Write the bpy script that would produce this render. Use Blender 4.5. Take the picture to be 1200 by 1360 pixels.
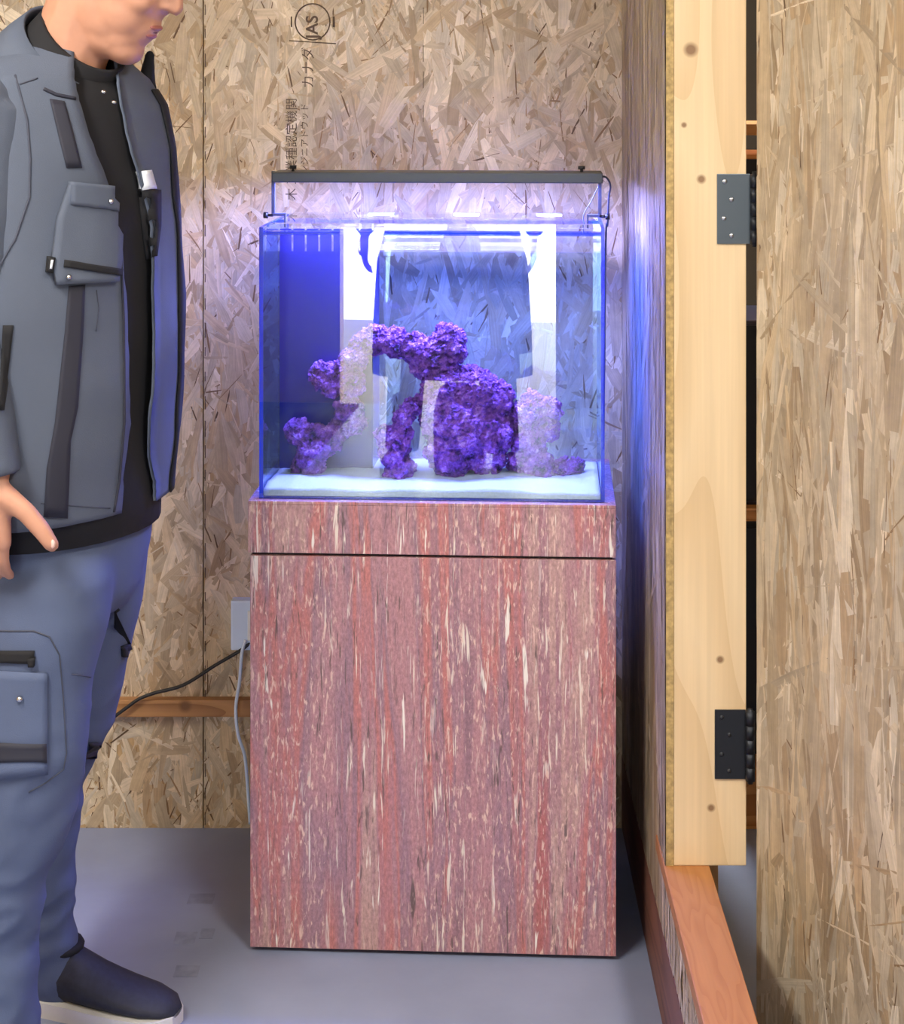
import bpy, bmesh, math, random
from mathutils import Vector, Matrix, noise
from mathutils.bvhtree import BVHTree

# ------------------------------------------------------------------ camera, world, lights, exposure
for o in list(bpy.data.objects):
    bpy.data.objects.remove(o)
SC = bpy.context.scene
COL = SC.collection
FPX, VX, VY, CAMZ = 2234.0, 620.0, 110.0, 1.506       # focal length and vanishing point in a 1200x1360 frame

cam_d = bpy.data.cameras.new('camera')
cam = bpy.data.objects.new('camera', cam_d)
COL.objects.link(cam)
cam.location = (0, 0, CAMZ)
cam.rotation_euler = (math.radians(90), 0, 0)
cam_d.sensor_width = 36
cam_d.lens = FPX / 1360 * 36
cam_d.shift_x = (600 - VX) / 1360
cam_d.shift_y = -(680 - VY) / 1360
cam_d.clip_start = 0.05
SC.camera = cam

SC.view_settings.view_transform = 'Standard'
SC.view_settings.look = 'None'
SC.view_settings.gamma = 1
SC.view_settings.use_curve_mapping = False
SC.view_settings.exposure = 0.27

world = bpy.data.worlds.new('world')
SC.world = world
world.use_nodes = True
bg = world.node_tree.nodes['Background']
bg.inputs['Color'].default_value = (0.93, 0.97, 1.0, 1)
bg.inputs['Strength'].default_value = 17.0

try:
    SC.cycles.transparent_max_bounces = 40
    SC.cycles.max_bounces = 10
    SC.cycles.glossy_bounces = 4
    SC.cycles.sample_clamp_indirect = 60.0
    SC.cycles.caustics_reflective = False
    SC.cycles.caustics_refractive = False
except Exception:
    pass

CEIL_W = (54.0, 36.0)   # watts of the two ceiling lamps
LED_W = 23.0            # watts of the aquarium lamp
DOOR_X0, DOOR_X1, REAR_Y = -1.10, -0.085, -2.0          # the open doorway behind the camera

pd = bpy.data.lights.new('doorway_daylight', 'AREA')
pd.shape = 'RECTANGLE'; pd.size = DOOR_X1 - DOOR_X0; pd.size_y = 2.05
pd.cycles.is_portal = True
po = bpy.data.objects.new('doorway_daylight', pd); COL.objects.link(po)
po.location = ((DOOR_X0 + DOOR_X1) / 2, REAR_Y - 0.12, 1.03)
po.rotation_euler = (math.radians(90), 0, 0)

# ------------------------------------------------------------------ helpers
R = random.Random(7)

def pp(px, py, d):
    """pixel of the photograph at distance d in front of the camera"""
    return Vector(((px - VX) * d / FPX, d, CAMZ - (py - VY) * d / FPX))

def srgb(r, g, b):
    def f(c):
        c /= 255
        return c / 12.92 if c <= 0.04045 else ((c + 0.055) / 1.055) ** 2.4
    return (f(r), f(g), f(b), 1)

MATS = {}
def mat(name, col, rough=0.5, metal=0.0, spec=0.5, noise_scale=None, noise_amt=0.12, bump=0.0, bump_scale=None, stretch=(1, 1, 1), emit=None, emit_s=0):
    if name in MATS:
        return MATS[name]
    m = bpy.data.materials.new(name); m.use_nodes = True
    nt = m.node_tree; b = nt.nodes['Principled BSDF']
    b.inputs['Base Color'].default_value = col
    b.inputs['Roughness'].default_value = rough
    b.inputs['Metallic'].default_value = metal
    b.inputs['Specular IOR Level'].default_value = spec
    if emit:
        b.inputs['Emission Color'].default_value = emit
        b.inputs['Emission Strength'].default_value = emit_s
    if noise_scale or bump:
        tc = nt.nodes.new('ShaderNodeTexCoord'); mp = nt.nodes.new('ShaderNodeMapping')
        mp.inputs['Scale'].default_value = stretch
        nt.links.new(tc.outputs['Object'], mp.inputs['Vector'])
    if noise_scale:
        n = nt.nodes.new('ShaderNodeTexNoise'); n.inputs['Scale'].default_value = noise_scale
        n.inputs['Detail'].default_value = 6
        nt.links.new(mp.outputs[0], n.inputs['Vector'])
        r = nt.nodes.new('ShaderNodeValToRGB')
        r.color_ramp.elements[0].position = 0.3; r.color_ramp.elements[1].position = 0.7
        r.color_ramp.elements[0].color = tuple(c * (1 - noise_amt) for c in col[:3]) + (1,)
        r.color_ramp.elements[1].color = tuple(min(1, c * (1 + noise_amt)) for c in col[:3]) + (1,)
        nt.links.new(n.outputs['Fac'], r.inputs[0]); nt.links.new(r.outputs[0], b.inputs['Base Color'])
    if bump:
        n2 = nt.nodes.new('ShaderNodeTexNoise'); n2.inputs['Scale'].default_value = bump_scale or 200
        n2.inputs['Detail'].default_value = 4
        nt.links.new(mp.outputs[0], n2.inputs['Vector'])
        bp = nt.nodes.new('ShaderNodeBump'); bp.inputs['Strength'].default_value = bump
        bp.inputs['Distance'].default_value = 0.004
        nt.links.new(n2.outputs['Fac'], bp.inputs['Height']); nt.links.new(bp.outputs[0], b.inputs['Normal'])
    MATS[name] = m
    return m

def wood_mat(name, c1, c2, axis='z', rings=9.0, rough=0.5, knots=None, seed=0.0):
    """softwood: long grain along an axis, cathedral rings, knots at given object positions"""
    if name in MATS:
        return MATS[name]
    m = bpy.data.materials.new(name); m.use_nodes = True
    nt = m.node_tree; b = nt.nodes['Principled BSDF']; N = nt.nodes.new; L = nt.links.new
    b.inputs['Roughness'].default_value = rough
    tc = N('ShaderNodeTexCoord'); mp = N('ShaderNodeMapping')
    s = {'x': (0.12, 1, 1), 'y': (1, 0.12, 1), 'z': (1, 1, 0.12)}[axis]
    mp.inputs['Scale'].default_value = s; mp.inputs['Location'].default_value = (seed, seed * .7, seed * .3)
    L(tc.outputs['Object'], mp.inputs['Vector'])
    n = N('ShaderNodeTexNoise'); n.inputs['Scale'].default_value = rings; n.inputs['Detail'].default_value = 1.0
    L(mp.outputs[0], n.inputs['Vector'])
    mul = N('ShaderNodeMath'); mul.operation = 'MULTIPLY'; mul.inputs[1].default_value = 9.0
    L(n.outputs['Fac'], mul.inputs[0])
    fr = N('ShaderNodeMath'); fr.operation = 'FRACT'; L(mul.outputs[0], fr.inputs[0])
    ramp = N('ShaderNodeValToRGB')
    e = ramp.color_ramp.elements
    e[0].position = 0.0; e[0].color = tuple((a * .75 + b * .25) for a, b in zip(c1, c2))
    e[1].position = 1.0; e[1].color = c2
    mid = ramp.color_ramp.elements.new(0.3); mid.color = c1
    L(fr.outputs[0], ramp.inputs[0])
    mp2 = N('ShaderNodeMapping'); s2 = {'x': (3, 120, 120), 'y': (120, 3, 120), 'z': (120, 120, 3)}[axis]
    mp2.inputs['Scale'].default_value = s2
    L(tc.outputs['Object'], mp2.inputs['Vector'])
    n2 = N('ShaderNodeTexNoise'); n2.inputs['Scale'].default_value = 1.0; n2.inputs['Detail'].default_value = 3
    L(mp2.outputs[0], n2.inputs['Vector'])
    mr = N('ShaderNodeMapRange'); mr.inputs[3].default_value = 0.86; mr.inputs[4].default_value = 1.12
    L(n2.outputs['Fac'], mr.inputs[0])
    mx = N('ShaderNodeMix'); mx.data_type = 'RGBA'; mx.blend_type = 'MULTIPLY'; mx.inputs['Factor'].default_value = 1
    L(ramp.outputs[0], mx.inputs['A']); L(mr.outputs[0], mx.inputs['B'])
    out = mx.outputs['Result']
    for (kp, kr) in (knots or []):
        sub = N('ShaderNodeVectorMath'); sub.operation = 'SUBTRACT'; sub.inputs[1].default_value = kp
        L(tc.outputs['Object'], sub.inputs[0])
        ln = N('ShaderNodeVectorMath'); ln.operation = 'LENGTH'; L(sub.outputs[0], ln.inputs[0])
        k = N('ShaderNodeMapRange'); k.inputs[1].default_value = kr * 0.55; k.inputs[2].default_value = kr * 1.25
        k.inputs[3].default_value = 0.85; k.inputs[4].default_value = 0.0
        L(ln.outputs['Value'], k.inputs[0])
        mk_ = N('ShaderNodeMix'); mk_.data_type = 'RGBA'
        L(k.outputs[0], mk_.inputs['Factor']); L(out, mk_.inputs['A'])
        mk_.inputs['B'].default_value = srgb(112, 76, 44)
        out = mk_.outputs['Result']
    L(out, b.inputs['Base Color'])
    MATS[name] = m
    return m

def tag(o, label=None, cat=None, group=None, kind=None):
    if label: o['label'] = label
    if cat: o['category'] = cat
    if group: o['group'] = group
    if kind: o['kind'] = kind
    return o

def mk(name, verts, faces, m, parent=None, smooth=False, world_space=True):
    me = bpy.data.meshes.new(name)
    me.from_pydata([tuple(v) for v in verts], [], faces); me.update()
    return mo(name, me, m, parent, smooth, world_space)

def mo(name, me, m, parent=None, smooth=False, world_space=True):
    o = bpy.data.objects.new(name, me); COL.objects.link(o)
    if m is not None:
        for mm in (m if isinstance(m, (list, tuple)) else [m]):
            me.materials.append(mm)
    if smooth:
        me.polygons.foreach_set('use_smooth', [True] * len(me.polygons))
    if parent is not None:
        o.parent = parent
        if world_space:
            o.matrix_parent_inverse = WM[parent.name].inverted()
    WM[o.name] = Matrix.Identity(4) if (parent is None or world_space) else WM[parent.name].copy()
    return o

WM = {}
def empty(name, loc, rz=0.0):
    o = bpy.data.objects.new(name, None); COL.objects.link(o)
    o.location = loc; o.rotation_euler = (0, 0, rz); o.empty_display_size = 0.1
    WM[o.name] = Matrix.Translation(loc) @ Matrix.Rotation(rz, 4, 'Z')
    return o

def bm_box(bm, lo, hi, bev=0.0, mi=0):
    r = bmesh.ops.create_cube(bm, size=1)
    vs = r['verts']
    c = [(a + b) / 2 for a, b in zip(lo, hi)]; s = [abs(b - a) for a, b in zip(lo, hi)]
    for v in vs:
        v.co = Vector((c[0] + v.co.x * s[0], c[1] + v.co.y * s[1], c[2] + v.co.z * s[2]))
    if bev > 0:
        es = list({e for v in vs for e in v.link_edges})
        bmesh.ops.bevel(bm, geom=es, offset=min(bev, min(s) * .45), segments=2, affect='EDGES', profile=.6)
    return vs

def bm_obj(name, bm, m, parent=None, smooth=False, world_space=True):
    bmesh.ops.recalc_face_normals(bm, faces=bm.faces)
    me = bpy.data.meshes.new(name); bm.to_mesh(me); bm.free()
    return mo(name, me, m, parent, smooth, world_space)

def box(name, lo, hi, m, parent=None, bev=0.0, world_space=True):
    bm = bmesh.new(); bm_box(bm, lo, hi, bev)
    return bm_obj(name, bm, m, parent, False, world_space)

def loft_vf(rings, closed=True, caps=True):
    n = len(rings[0]); V = [p for r in rings for p in r]; Fc = []
    for i in range(len(rings) - 1):
        for j in range(n if closed else n - 1):
            a = i * n + j; b = i * n + (j + 1) % n
            Fc.append((a, b, b + n, a + n))
    if caps and closed:
        Fc.append(tuple(range(n - 1, -1, -1)))
        k = (len(rings) - 1) * n
        Fc.append(tuple(range(k, k + n)))
    return V, Fc

def tube_vf(pts, rad, n=8):
    pts = [Vector(p) for p in pts]
    rr = rad if isinstance(rad, (list, tuple)) else [rad] * len(pts)
    rings = []; up = None
    for i, p in enumerate(pts):
        t = (pts[min(i + 1, len(pts) - 1)] - pts[max(i - 1, 0)]).normalized()
        if up is None:
            up = Vector((0, 0, 1)) if abs(t.z) < .9 else Vector((1, 0, 0))
        s = t.cross(up).normalized(); up = s.cross(t).normalized()
        rings.append([p + (s * math.cos(2 * math.pi * k / n) + up * math.sin(2 * math.pi * k / n)) * rr[i] for k in range(n)])
    return loft_vf(rings)

def tube(name, pts, rad, m, parent=None, n=8, world_space=True):
    v, f = tube_vf(pts, rad, n)
    return mk(name, v, f, m, parent, True, world_space)

def smooth_pts(pts, k=6):
    pts = [Vector(p) for p in pts]; out = []
    for i in range(len(pts) - 1):
        p0 = pts[max(i - 1, 0)]; p1 = pts[i]; p2 = pts[i + 1]; p3 = pts[min(i + 2, len(pts) - 1)]
        for j in range(k):
            t = j / k
            out.append(.5 * ((2 * p1) + (p2 - p0) * t + (2 * p0 - 5 * p1 + 4 * p2 - p3) * t * t + (3 * p1 - p0 - 3 * p2 + p3) * t ** 3))
    out.append(pts[-1]); return out

def cyl_vf(a, b, r0, r1=None, n=16):
    return tube_vf([a, b], [r0, r0 if r1 is None else r1], n)

def ico_vf(c, r, M=None, sub=2):
    bm = bmesh.new(); bmesh.ops.create_icosphere(bm, subdivisions=sub, radius=1)
    bm.verts.index_update()
    V = []
    for v in bm.verts:
        p = Vector((v.co.x * r[0], v.co.y * r[1], v.co.z * r[2]))
        if M is not None: p = M @ p
        V.append(p + Vector(c))
    F = [tuple(v.index for v in f.verts) for f in bm.faces]
    bm.free(); return V, F

def capsule_vf(a, b, r0, r1=None, n=12):
    a = Vector(a); b = Vector(b); r1 = r0 if r1 is None else r1
    t = (b - a).normalized(); pts = []; rr = []
    for k in range(4):
        th = math.pi / 2 * (1 - k / 4 * .999) ; pts.append(a - t * r0 * math.sin(th)); rr.append(max(r0 * math.cos(th), r0 * .05))
    pts.append(a); rr.append(r0)
    pts.append(b); rr.append(r1)
    for k in range(1, 5):
        th = math.pi / 2 * k / 4 * .999; pts.append(b + t * r1 * math.sin(th)); rr.append(max(r1 * math.cos(th), r1 * .05))
    return tube_vf(pts, rr, n)

def join_vf(lst):
    V = []; F = []
    for v, f in lst:
        k = len(V); V += [Vector(p) for p in v]; F += [tuple(i + k for i in q) for q in f]
    return V, F

def voxel(name, parts, vox=0.006, smooth_it=4, smooth_f=.5):
    """fuse overlapping closed pieces to ONE continuous skin"""
    V, F = join_vf(parts)
    me = bpy.data.meshes.new(name + '_src'); me.from_pydata([tuple(v) for v in V], [], F); me.update()
    bm = bmesh.new(); bm.from_mesh(me); bmesh.ops.recalc_face_normals(bm, faces=bm.faces); bm.to_mesh(me); bm.free()
    o = bpy.data.objects.new('tmp', me); COL.objects.link(o)
    md = o.modifiers.new('r', 'REMESH'); md.mode = 'VOXEL'; md.voxel_size = vox
    if smooth_it:
        ms = o.modifiers.new('s', 'SMOOTH'); ms.factor = smooth_f; ms.iterations = smooth_it
    dg = bpy.context.evaluated_depsgraph_get(); dg.update()
    res = bpy.data.meshes.new_from_object(o.evaluated_get(dg)); res.name = name
    bpy.data.objects.remove(o); bpy.data.meshes.remove(me)
    return res

def bvh_of(me, M=None):
    return BVHTree.FromPolygons([(M @ v.co) if M else v.co.copy() for v in me.vertices], [tuple(p.vertices) for p in me.polygons])

EYE = Vector((0, 0, CAMZ))
def cast(tree, px, py):
    d = (pp(px, py, 1.0) - EYE).normalized()
    h, n, i, t = tree.ray_cast(EYE, d)
    if h is None:
        h, n, i, t = tree.find_nearest(pp(px, py, 2.6))
    if n.dot(d) > 0: n = -n
    return h, n

def patch(name, tree, left, right, m, parent, nx=5, ny=8, thick=0.003):
    """cloth piece sewn on a surface, its outline given by two pixel polylines (left and right edge)"""
    def samp(pl, t):
        k = t * (len(pl) - 1); i = min(int(k), len(pl) - 2); f = k - i
        return (pl[i][0] * (1 - f) + pl[i + 1][0] * f, pl[i][1] * (1 - f) + pl[i + 1][1] * f)
    top = []; bot = []
    for j in range(ny + 1):
        a = samp(left, j / ny); b = samp(right, j / ny)
        for i in range(nx + 1):
            u = i / nx
            h, n = cast(tree, a[0] * (1 - u) + b[0] * u, a[1] * (1 - u) + b[1] * u)
            top.append(h + n * thick); bot.append(h - n * .0015)
    w = nx + 1; K = len(top); F = []
    for j in range(ny):
        for i in range(nx):
            q = (j * w + i, (j + 1) * w + i, (j + 1) * w + i + 1, j * w + i + 1)
            F.append(q); F.append(tuple(K + x for x in reversed(q)))
    rim = [i for i in range(w)] + [j * w + nx for j in range(1, ny + 1)] + [ny * w + i for i in range(nx - 1, -1, -1)] + [j * w for j in range(ny - 1, 0, -1)]
    for a, b in zip(rim, rim[1:] + rim[:1]):
        F.append((a, b, K + b, K + a))
    return mk(name, top + bot, F, m, parent, True)

def seam(name, tree, pts, m, parent, rad=0.0013, off=0.0006):
    P = []
    for i in range(len(pts) - 1):
        for k in range(5):
            t = k / 5
            P.append((pts[i][0] * (1 - t) + pts[i + 1][0] * t, pts[i][1] * (1 - t) + pts[i + 1][1] * t))
    P.append(pts[-1])
    W = []
    for p in P:
        h, n = cast(tree, *p); W.append(h + n * off)
    return tube(name, W, rad, m, parent, 6)

# ------------------------------------------------------------------ OSB: boards covered with pressed wood strands
def osb_material(name, rough=0.5, spec=0.5):
    m = bpy.data.materials.new(name); m.use_nodes = True
    nt = m.node_tree; b = nt.nodes['Principled BSDF']; N = nt.nodes.new; L = nt.links.new
    at = N('ShaderNodeAttribute'); at.attribute_name = 'Col'
    uv = N('ShaderNodeUVMap'); uv.uv_map = 'UVMap'
    mp = N('ShaderNodeMapping'); mp.inputs['Scale'].default_value = (9, 330, 1)
    L(uv.outputs[0], mp.inputs['Vector'])
    n = N('ShaderNodeTexNoise'); n.inputs['Scale'].default_value = 1.0; n.inputs['Detail'].default_value = 3
    L(mp.outputs[0], n.inputs['Vector'])
    mr = N('ShaderNodeMapRange'); mr.inputs[1].default_value = .25; mr.inputs[2].default_value = .75
    mr.inputs[3].default_value = 0.82; mr.inputs[4].default_value = 1.14
    L(n.outputs['Fac'], mr.inputs[0])
    mx = N('ShaderNodeMix'); mx.data_type = 'RGBA'; mx.blend_type = 'MULTIPLY'; mx.inputs['Factor'].default_value = 1
    L(at.outputs['Color'], mx.inputs['A']); L(mr.outputs[0], mx.inputs['B'])
    tc = N('ShaderNodeTexCoord'); mt = N('ShaderNodeTexNoise'); mt.inputs['Scale'].default_value = 26; mt.inputs['Detail'].default_value = 6; mt.inputs['Roughness'].default_value = .7
    L(tc.outputs['Object'], mt.inputs['Vector'])
    m2 = N('ShaderNodeMapRange'); m2.inputs[1].default_value = .3; m2.inputs[2].default_value = .7; m2.inputs[3].default_value = .84; m2.inputs[4].default_value = 1.12
    L(mt.outputs['Fac'], m2.inputs[0])
    mx2 = N('ShaderNodeMix'); mx2.data_type = 'RGBA'; mx2.blend_type = 'MULTIPLY'; mx2.inputs['Factor'].default_value = 1
    L(mx.outputs['Result'], mx2.inputs['A']); L(m2.outputs[0], mx2.inputs['B'])
    L(mx2.outputs['Result'], b.inputs['Base Color'])
    b.inputs['Roughness'].default_value = rough; b.inputs['Specular IOR Level'].default_value = spec
    bp = N('ShaderNodeBump'); bp.inputs['Strength'].default_value = .25; bp.inputs['Distance'].default_value = .002
    L(n.outputs['Fac'], bp.inputs['Height']); L(bp.outputs[0], b.inputs['Normal'])
    return m

OSB_TONES = [(204, 184, 154), (198, 177, 146), (209, 191, 163), (192, 170, 137), (200, 180, 150), (186, 162, 128),
             (214, 198, 172), (195, 176, 147), (189, 167, 136), (203, 186, 158), (178, 152, 118)]
OSB_DARK = [(136, 106, 74), (120, 92, 62), (150, 120, 86), (104, 78, 54)]

def strands(name, parent, O, U, W, Nn, w, h, n, m, seed=1, lmean=.10, wmean=.019, sig=30, dark=.15, thick=.0016, tone=1.0, parent_ws=True):
    """thin overlapping wood strands on the rectangle O + u*U + v*W, each strand its own outline, tone and grain"""
    r = random.Random(seed); V = []; F = []; C = []; UVs = []
    O = Vector(O); U = Vector(U); W = Vector(W); Nn = Vector(Nn)
    for i in range(n):
        cu = r.uniform(0, w); cv = r.uniform(0, h)
        isd = r.random() < dark
        ang = math.radians(90 + r.gauss(0, sig)) if r.random() < .9 else r.uniform(0, math.pi)
        if isd:
            l = r.uniform(.015, .075); ww = r.uniform(.0012, .0042)
            c = r.choice(OSB_DARK)
        else:
            if r.random() < .5:
                l = lmean * r.uniform(.5, 1.5); ww = wmean * r.uniform(.5, 1.5)
            else:
                l = lmean * r.uniform(.2, .9); ww = wmean * r.uniform(.10, .45)
            c = r.choice(OSB_TONES)
        k = r.uniform(.88, 1.08) * tone
        col = srgb(*[min(255, x * k) for x in c])
        du = (math.cos(ang), math.sin(ang)); dv = (-du[1], du[0])
        s = r.uniform(-.5, .5); base = len(V)
        zt = thick * (i + r.random()) / n + .0002
        bend = r.uniform(-.12, .12) * ww
        loc = [(-l / 2, -ww / 2 * r.uniform(.3, 1)), (-l * .12, -ww / 2 + bend), (l * .2, -ww / 2 * r.uniform(.8, 1.1)), (l / 2 + s * ww, -ww / 2 * r.uniform(.1, .9)),
               (l / 2 - s * ww, ww / 2 * r.uniform(.1, .9)), (l * .1, ww / 2 * r.uniform(.8, 1.1)), (-l * .25, ww / 2 + bend), (-l / 2 - r.uniform(0, .3) * ww, ww / 2 * r.uniform(.3, 1))]
        o1, o2 = r.uniform(0, 9), r.uniform(0, 9)
        for (a, b_) in loc:
            uu = min(w, max(0, cu + a * du[0] + b_ * dv[0])); vv = min(h, max(0, cv + a * du[1] + b_ * dv[1]))
            V.append(O + U * uu + W * vv + Nn * (zt + b_ / ww * .00025)); kk = 1 + r.uniform(-.13, .07); C.append((col[0] * kk, col[1] * kk, col[2] * kk, 1)); UVs.append((a + o1, b_ + o2))  # corners darkened at random, imitating shade at the strand edges
        F.append(tuple(range(base, base + 8)))
    o = mk(name, V, F, m, parent, False, parent_ws)
    me = o.data
    ca = me.color_attributes.new('Col', 'FLOAT_COLOR', 'POINT')
    ca.data.foreach_set('color', [x for c in C for x in c])
    ul = me.uv_layers.new(name='UVMap')
    vi = [0] * len(me.loops); me.loops.foreach_get('vertex_index', vi)
    ul.data.foreach_set('uv', [x for i in vi for x in UVs[i]])
    o['kind'] = 'stuff'
    return o

M_osb = osb_material('osb_strands', .55, .35)
M_osb_gloss = osb_material('osb_strands_waxed', .36, .6)
M_osb_core = mat('osb_core', srgb(176, 146, 104), .7, noise_scale=60, noise_amt=.3, stretch=(1, 1, .3))
M_osb_edge = mat('osb_cut_edge', srgb(170, 144, 92), .7, noise_scale=120, noise_amt=.35)

# ------------------------------------------------------------------ the room
WALL_Y, WALL_X, CEIL = 3.40, 0.314, 2.6
M_floor = mat('painted_concrete', srgb(136, 145, 170), .42, noise_scale=5, noise_amt=.10, bump=.06, bump_scale=60, spec=.4)
floor = box('floor', (-1.95, -2.0, -.1), (2.3, 4.4, 0), M_floor); tag(floor, 'grey-blue painted concrete floor', kind='structure')
M_plaster = mat('plywood_wall', srgb(196, 172, 136), .7, noise_scale=4, noise_amt=.12)
M_dark = mat('storeroom_wall_shade', srgb(20, 17, 15), .8, noise_scale=6)  # near-black stands in for the unlit dark of the storeroom
M_ceil = mat('ceiling_board', srgb(208, 196, 176), .8, noise_scale=3, noise_amt=.06)
ceiling = box('ceiling', (-1.95, -2.0, CEIL), (2.3, 4.4, CEIL + .1), M_ceil); tag(ceiling, 'pale ceiling boards', kind='structure')

wb = box('wall_back', (-1.95, WALL_Y + .012, 0), (.326, WALL_Y + .1, CEIL), M_osb_core); tag(wb, 'back wall lined with oriented strand board panels', kind='structure')
JX = pp(270, 0, WALL_Y).x
for i, (x0, x1) in enumerate(((JX - .91, JX - .0012), (JX + .0012, WALL_X))):
    p = box('osb_panel', (x0, WALL_Y, 0), (x1, WALL_Y + .012, CEIL), M_osb_core, wb)
    vis = 1.75
    strands('wood_strands', p, (x0, WALL_Y, 0), (1, 0, 0), (0, 0, 1), (0, -1, 0), x1 - x0, vis, int(11000 * (x1 - x0)), M_osb, seed=11 + i)
pl = box('osb_panel', (-1.95, WALL_Y, 0), (JX - .9124, WALL_Y + .012, CEIL), M_osb_core, wb)

# right-hand wall of strand board, its end grain towards the camera
END_Y = 2.655
wr = box('wall_right', (WALL_X + .012, END_Y + .12, .15), (WALL_X + .1, WALL_Y + .1, CEIL), M_osb_core)
tag(wr, 'narrow side wall of waxed strand board beside the aquarium', kind='structure')
p = box('osb_panel', (WALL_X, END_Y, .15), (WALL_X + .012, WALL_Y, CEIL), [M_osb_edge], wr)
strands('wood_strands', p, (WALL_X, END_Y, .15), (0, 1, 0), (0, 0, 1), (-1, 0, 0), WALL_Y - END_Y, 1.6, 5000, M_osb_gloss, seed=31, sig=7, lmean=.2, wmean=.026, tone=.92)

M_post = wood_mat('pale_fir', srgb(220, 195, 155), srgb(208, 179, 136), 'z', 7.0, .5, seed=3.1,
                  knots=[(pp(917, 66, END_Y), .011), (pp(908, 166, END_Y), .0045), (pp(931, 238, END_Y), .007), (pp(956, 876, END_Y), .006), (pp(944, 1073, END_Y), .006)])
post = box('trim_1', (.3262, END_Y, .27), (.4405, END_Y + .114, CEIL), M_post, bev=.002)
tag(post, 'pale knotty fir post carrying the door hinges', kind='structure')
M_sillp = wood_mat('dark_red_sill', srgb(120, 78, 62), srgb(92, 56, 44), 'y', 8, .55)
bb = box('baseboard_right', (WALL_X - .002, 1.95, 0), (WALL_X + .1, WALL_Y, .15), M_sillp, bev=.002)
tag(bb, 'dark reddish sill timber along the foot of the side wall', kind='structure')
kerb = box('wall_kerb', (WALL_X, 1.95, .15), (WALL_X + .012, END_Y, .245), M_osb_core); tag(kerb, 'low strand board kerb under the orange sill board', kind='structure')
strands('wood_strands', kerb, (WALL_X, 1.95, .15), (0, 1, 0), (0, 0, 1), (-1, 0, 0), END_Y - 1.95, .095, 420, M_osb, seed=33, sig=20)
kc = box('kerb_core', (WALL_X + .012, 1.95, .15), (.376, END_Y + .11, .245), M_sillp, kerb)
M_orange = wood_mat('orange_cedar', srgb(170, 114, 64), srgb(160, 102, 54), 'y', 30, .45)
sill = box('trim_2', (WALL_X - .004, 1.95, .245), (.3825, END_Y + .112, .27), M_orange, bev=.002)
tag(sill, 'orange cedar sill board running from the foot of the post', kind='structure')
M_rail = wood_mat('brown_batten', srgb(178, 132, 84), srgb(140, 96, 56), 'x', 12, .6, knots=[(pp(246, 937, WALL_Y - .02), .013)])
rail = box('trim_3', (-1.3, WALL_Y - .022, .232), (-.06, WALL_Y, .266), M_rail, bev=.0015)
tag(rail, 'brown wooden batten across the lower back wall', kind='structure')

# rest of the building, seen only in reflections and from other places
wl = box('wall_left', (-2.05, -2.0, 0), (-1.95, 3.5, CEIL), M_plaster); tag(wl, 'plain board wall', kind='structure')
bm = bmesh.new()
bm_box(bm, (-1.95, REAR_Y - .1, 0), (DOOR_X0, REAR_Y, CEIL)); bm_box(bm, (DOOR_X1, REAR_Y - .1, 0), (2.3, REAR_Y, CEIL)); bm_box(bm, (DOOR_X0, REAR_Y - .1, 2.06), (DOOR_X1, REAR_Y, CEIL))
wrear = bm_obj('wall_rear', bm, M_plaster); tag(wrear, 'rear wall with an open doorway to daylight', kind='structure')
wo = box('wall_outer', (2.3, -2.0, 0), (2.4, 4.4, CEIL), M_plaster); tag(wo, 'plain board wall on the far right', kind='structure')
ground = box('ground', (-14, -5.6, -.22), (14, -2.1, -.12), mat('grey_gravel', srgb(140, 134, 124), .9, noise_scale=3)); tag(ground, 'grey gravel yard outside', kind='structure')
ground2 = box('ground_concrete', (-14, -26, -.22), (14, -5.6, -.12), mat('white_concrete', srgb(236, 236, 232), .9, noise_scale=3, noise_amt=.03)); tag(ground2, 'white concrete drive outside', kind='structure')
# storeroom behind the hinged door
ws = box('wall_added_partition', (1.0, 2.70, 0), (2.3, 2.79, CEIL), M_plaster); tag(ws, 'added partition wall beside the hinged door, keeping the storeroom dark', kind='structure')  # added out of view to keep light out of the storeroom
wst = box('wall_storeroom', (.326, 4.3, 0), (2.3, 4.4, CEIL), M_dark); tag(wst, 'rear wall of the storeroom, unlit dark put into its colour', kind='structure')
box('lintel', (.44, 2.70, 2.2), (1.0, 2.79, CEIL), M_plaster, ws)

# ------------------------------------------------------------------ hinged strand board door
HX, HY = .4535, 2.628
A = math.radians(62)
du = Vector((math.cos(A), -math.sin(A), 0)); dn = Vector((-math.sin(A), -math.cos(A), 0))
D0 = Vector((HX, HY, .02))
DW, DH, DT = .58, 2.15, .028
M_dooredge = mat('door_edge', srgb(188, 160, 118), .6, noise_scale=80, noise_amt=.25, stretch=(1, 1, .1))
def quadbox(o, u, w, n, a, b, c):
    P = [o, o + u * a, o + u * a + w * b, o + w * b]; Q = [p + n * c for p in P]
    return P + Q, [(0, 1, 2, 3), (7, 6, 5, 4), (0, 4, 5, 1), (1, 5, 6, 2), (2, 6, 7, 3), (3, 7, 4, 0)]
v, f = quadbox(D0, du, Vector((0, 0, 1)), -dn, DW, DH, DT)
door = mk('door_1', v, f, M_dooredge); tag(door, 'strand board door swung open on black hinges', kind='structure')
strands('wood_strands', door, D0, du, (0, 0, 1), dn, DW, 1.75, 11000, M_osb_gloss, seed=51, sig=7, lmean=.19, wmean=.022, dark=.10, tone=.92)

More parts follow.
